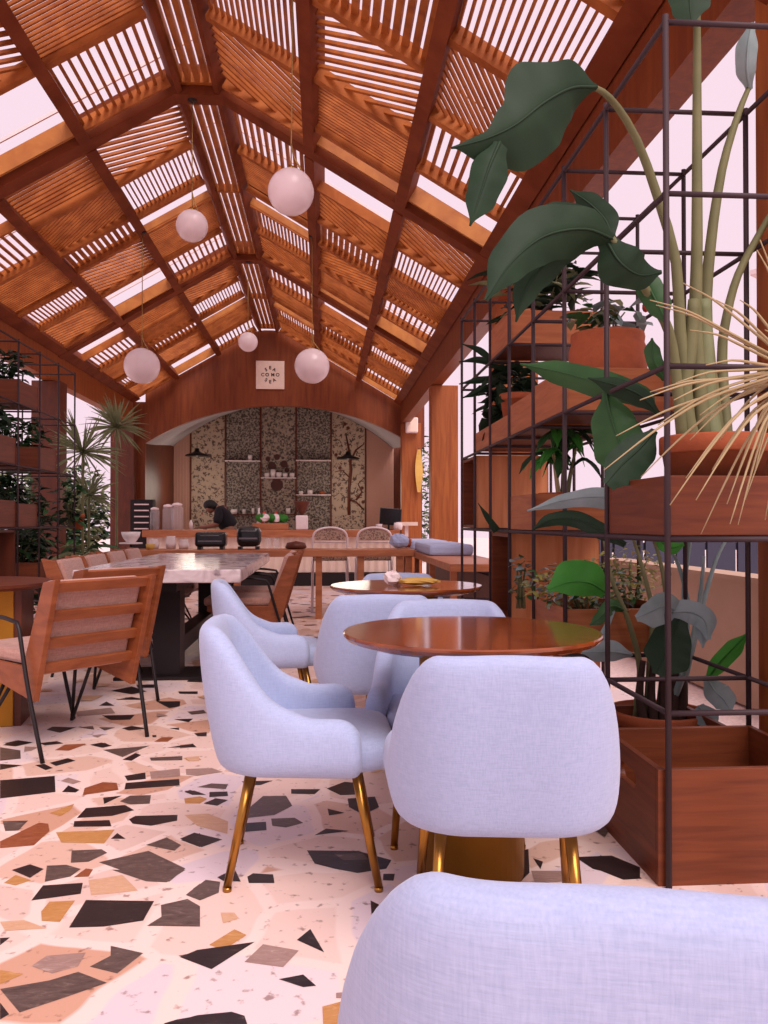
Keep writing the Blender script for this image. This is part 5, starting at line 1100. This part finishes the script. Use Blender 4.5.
# ------------------------------------------------------------ left plant shelves
def lb(j0, j1, z, h, lab, soil=True):
    return planter(LX+.012, LY+.5*j0+.012, LX+.488, LY+.5*j1-.012, z+.011, z+h, lab, 'crate', soil=soil)
lb(3, 4, 2.0, .20, 'highest wooden planter box of the left shelves')
lb(4, 5, 1.5, .20, 'wooden planter box one step below the highest on the left shelves')
lb(3, 4, 1.0, .20, 'brightly lit small wooden planter box in the middle of the left shelves')
lb(4, 5, .5, .20, 'low wooden planter box of the left shelves, behind the nearest lounge chair')
lb(2, 3, 1.0, .22, 'near wooden planter box of the left shelves cut by the left edge')
lb(1, 2, 2.0, .20, 'near high wooden planter box of the left shelves at the left edge', True)
lb(2, 3, 1.5, .22, 'long shadowed wooden planter box at the left edge, second level of the left shelves')
root = thing('storage_cube', 'dark open wooden cube low at the left edge below the planter', 'box', (0, 0, 0))
for a, b in (((LX+.012, LY+1.012, .511), (LX+.488, LY+1.032, .988)), ((LX+.012, LY+1.468, .511), (LX+.488, LY+1.488, .988)), ((LX+.012, LY+1.032, .511), (LX+.488, LY+1.468, .531)), ((LX+.012, LY+1.032, .968), (LX+.488, LY+1.468, .988))):
    mb = MB(); mb.box(a, b); mb.build('panel', M['dark_wood'], root, bevel=.002)
lp = [(3, 2.17, .35, 'leafy dark plant in the highest box of the left shelves', 'leafdark'), (4, 1.66, .34, 'trailing plant in the second box of the left shelves', 'leafmid'), (3, 1.17, .3, 'dense dark plant in the brightly lit left box', 'leafdark'), (4, .68, .32, 'dark plant low in the left shelves', 'leafmid'),
      (2, 1.18, .3, 'dark plant in the near middle box at the left edge', 'leafdark'), (2, 1.68, .32, 'dark plant above the shadowed long box at the left edge', 'leafdark'), (1, 2.17, .4, 'broad-leaved plant at the top of the left edge', 'leafmid')]
for k, (j, z, h, lab, mt) in enumerate(lp):
    bush('shelf_plant', lab, (LX+.25, LY+.5*j+.25, z), (.24, .24, h), 170, .11, [mt, 'leafdark', 'leafdark'], 20+k, asp=.4)
for k, (x, y, z, sz, n, lab) in enumerate(((LX-.25, 7.6, .0, (.3, .9, 1.75), 1600, 'dense dark climbing foliage behind the left shelves'), (LX-.1, 8.75, .0, (.28, .35, 1.55), 700, 'dense bush between the left shelves and the spiky palms'), (-2.5, 8.35, 1.0, (.12, .12, .5), 60, 'small hanging plant at the right end of the left shelves'))):
    bush('climbing_plant' if k < 2 else 'hanging_plant', lab, (x, y, z), sz, n, .13, ['leafdark', 'leafdark', 'leafmid'], 40+k, asp=.4)
pot(at(77, 519, Y=8.5).x, 8.5, .98, .075, .15, 'small red-brown pot hanging between the left shelves and the spiky palms')

# spiky palms
def palm(px, py, Y, R, n, lab, basex=None, mat='spike'):
    c = at(px, py, Y=Y); root = thing('spiky_palm', lab, 'plant', (c.x, Y, 0)); top = Vector((0, 0, c.z)); rb = random.Random(int(px))
    bx2 = (basex if basex is not None else c.x)-c.x
    mb = MB(); mb.tube(bez([(bx2, 0, .0), (bx2*.7, 0, c.z*.5), top], 10), .015, 8); mb.build('trunk', M['stem'], root)
    for k in range(n):
        a = rb.uniform(0, 2*pi); e = rb.uniform(-.75, 1.35); L = R*rb.uniform(.75, 1.1); d = Vector((cos(a)*cos(e), sin(a)*cos(e), sin(e)))
        mb = MB(); leaf(mb, [top, top+d*L*.55, top+d*L-Vector((0, 0, L*.12*cos(e)))], [.005, .009, .001], [.005, .009, .001], view=Vector((0, -1, .3)), fold=.3, n=7); mb.build('leaf', M[mat], root)
palm(117, 427, 9.6, .40, 90, 'higher spiky palm head in front of the dark column left of the arch')
palm(83, 452, 8.9, .46, 90, 'lower spiky palm with drooping leaves between the shelves and the higher palm head')
palm(89, 495, 9.3, .34, 60, 'lowest spiky palm tuft on the same thin trunks near the pink chairs', mat='spike')
bush('low_plant', 'low broad-leaved plant at the foot of the spiky palms', (-2.55, 8.9, .1), (.3, .3, .8), 60, .3, ['spike', 'leafmid'], 60, asp=.2, droop=.1)
# greenery outdoors on the left and behind the right
for k, (x, y, z, sz, n, ls, lab) in enumerate(((-6.0, 19.0, -.1, (1.1, 1.2, 2.3), 1500, .28, 'leafy tree outside beyond the spiky palms'), (-7.5, 23.5, -.1, (1.8, 1.6, 3.0), 900, .3, 'farther leafy tree outside at the left'), (-7.2, 10.0, -.1, (1.0, 1.6, 1.6), 700, .2, 'green hedge outside behind the left shelves'),
        (2.9, 24.0, -.1, (.7, .8, 4.0), 600, .22, 'tree outside glimpsed between the columns right of the monitor'), (3.9, 10.4, -.1, (.9, .7, 1.7), 500, .16, 'bush outside beyond the navy fence'), (7.6, 11.0, -.1, (.8, .6, 1.9), 360, .2, 'palm-like bush outside at the far right'))):
    bush('garden_tree' if k in (0, 1, 3) else 'garden_bush', lab, (x, y, z), sz, n, ls, ['leafmid', 'leafdark', 'spike'], 70+k, cat='tree' if k in (0, 1, 3) else 'bush', asp=.4, stems=5)
# yellow signal cloth and monitor side flag
root = thing('yellow_banner', 'narrow yellow pennant hanging from the wooden column below the white speaker', 'banner', (0, 0, 0))
a = at(415.5, 449, Y=16.2); mb = MB(); N_ = 8; vs = []
for i in range(N_+1):
    t = i/N_; z = a.z-.85*t; w_ = .06*(.5+sin(pi*t)*.8); vs += [(a.x+.08-w_, 16.28+.02*sin(t*7), z), (a.x+.08+w_, 16.30+.02*sin(t*7), z), (a.x+.08-w_, 16.285+.02*sin(t*7), z), (a.x+.08+w_, 16.305+.02*sin(t*7), z)]
fs = []
for i in range(N_): p_ = i*4; fs += [(p_, p_+1, p_+5, p_+4), (p_+2, p_+6, p_+7, p_+3), (p_, p_+4, p_+6, p_+2), (p_+1, p_+3, p_+7, p_+5)]
mb.add(vs, fs); mb.build('cloth', M['yellow'], root)
mb = MB(); mb.tube([(a.x+.08, 16.30, a.z+.01), (a.x+.08, 16.46, a.z+.01)], .012, 6); mb.build('rod', M['black'], root)
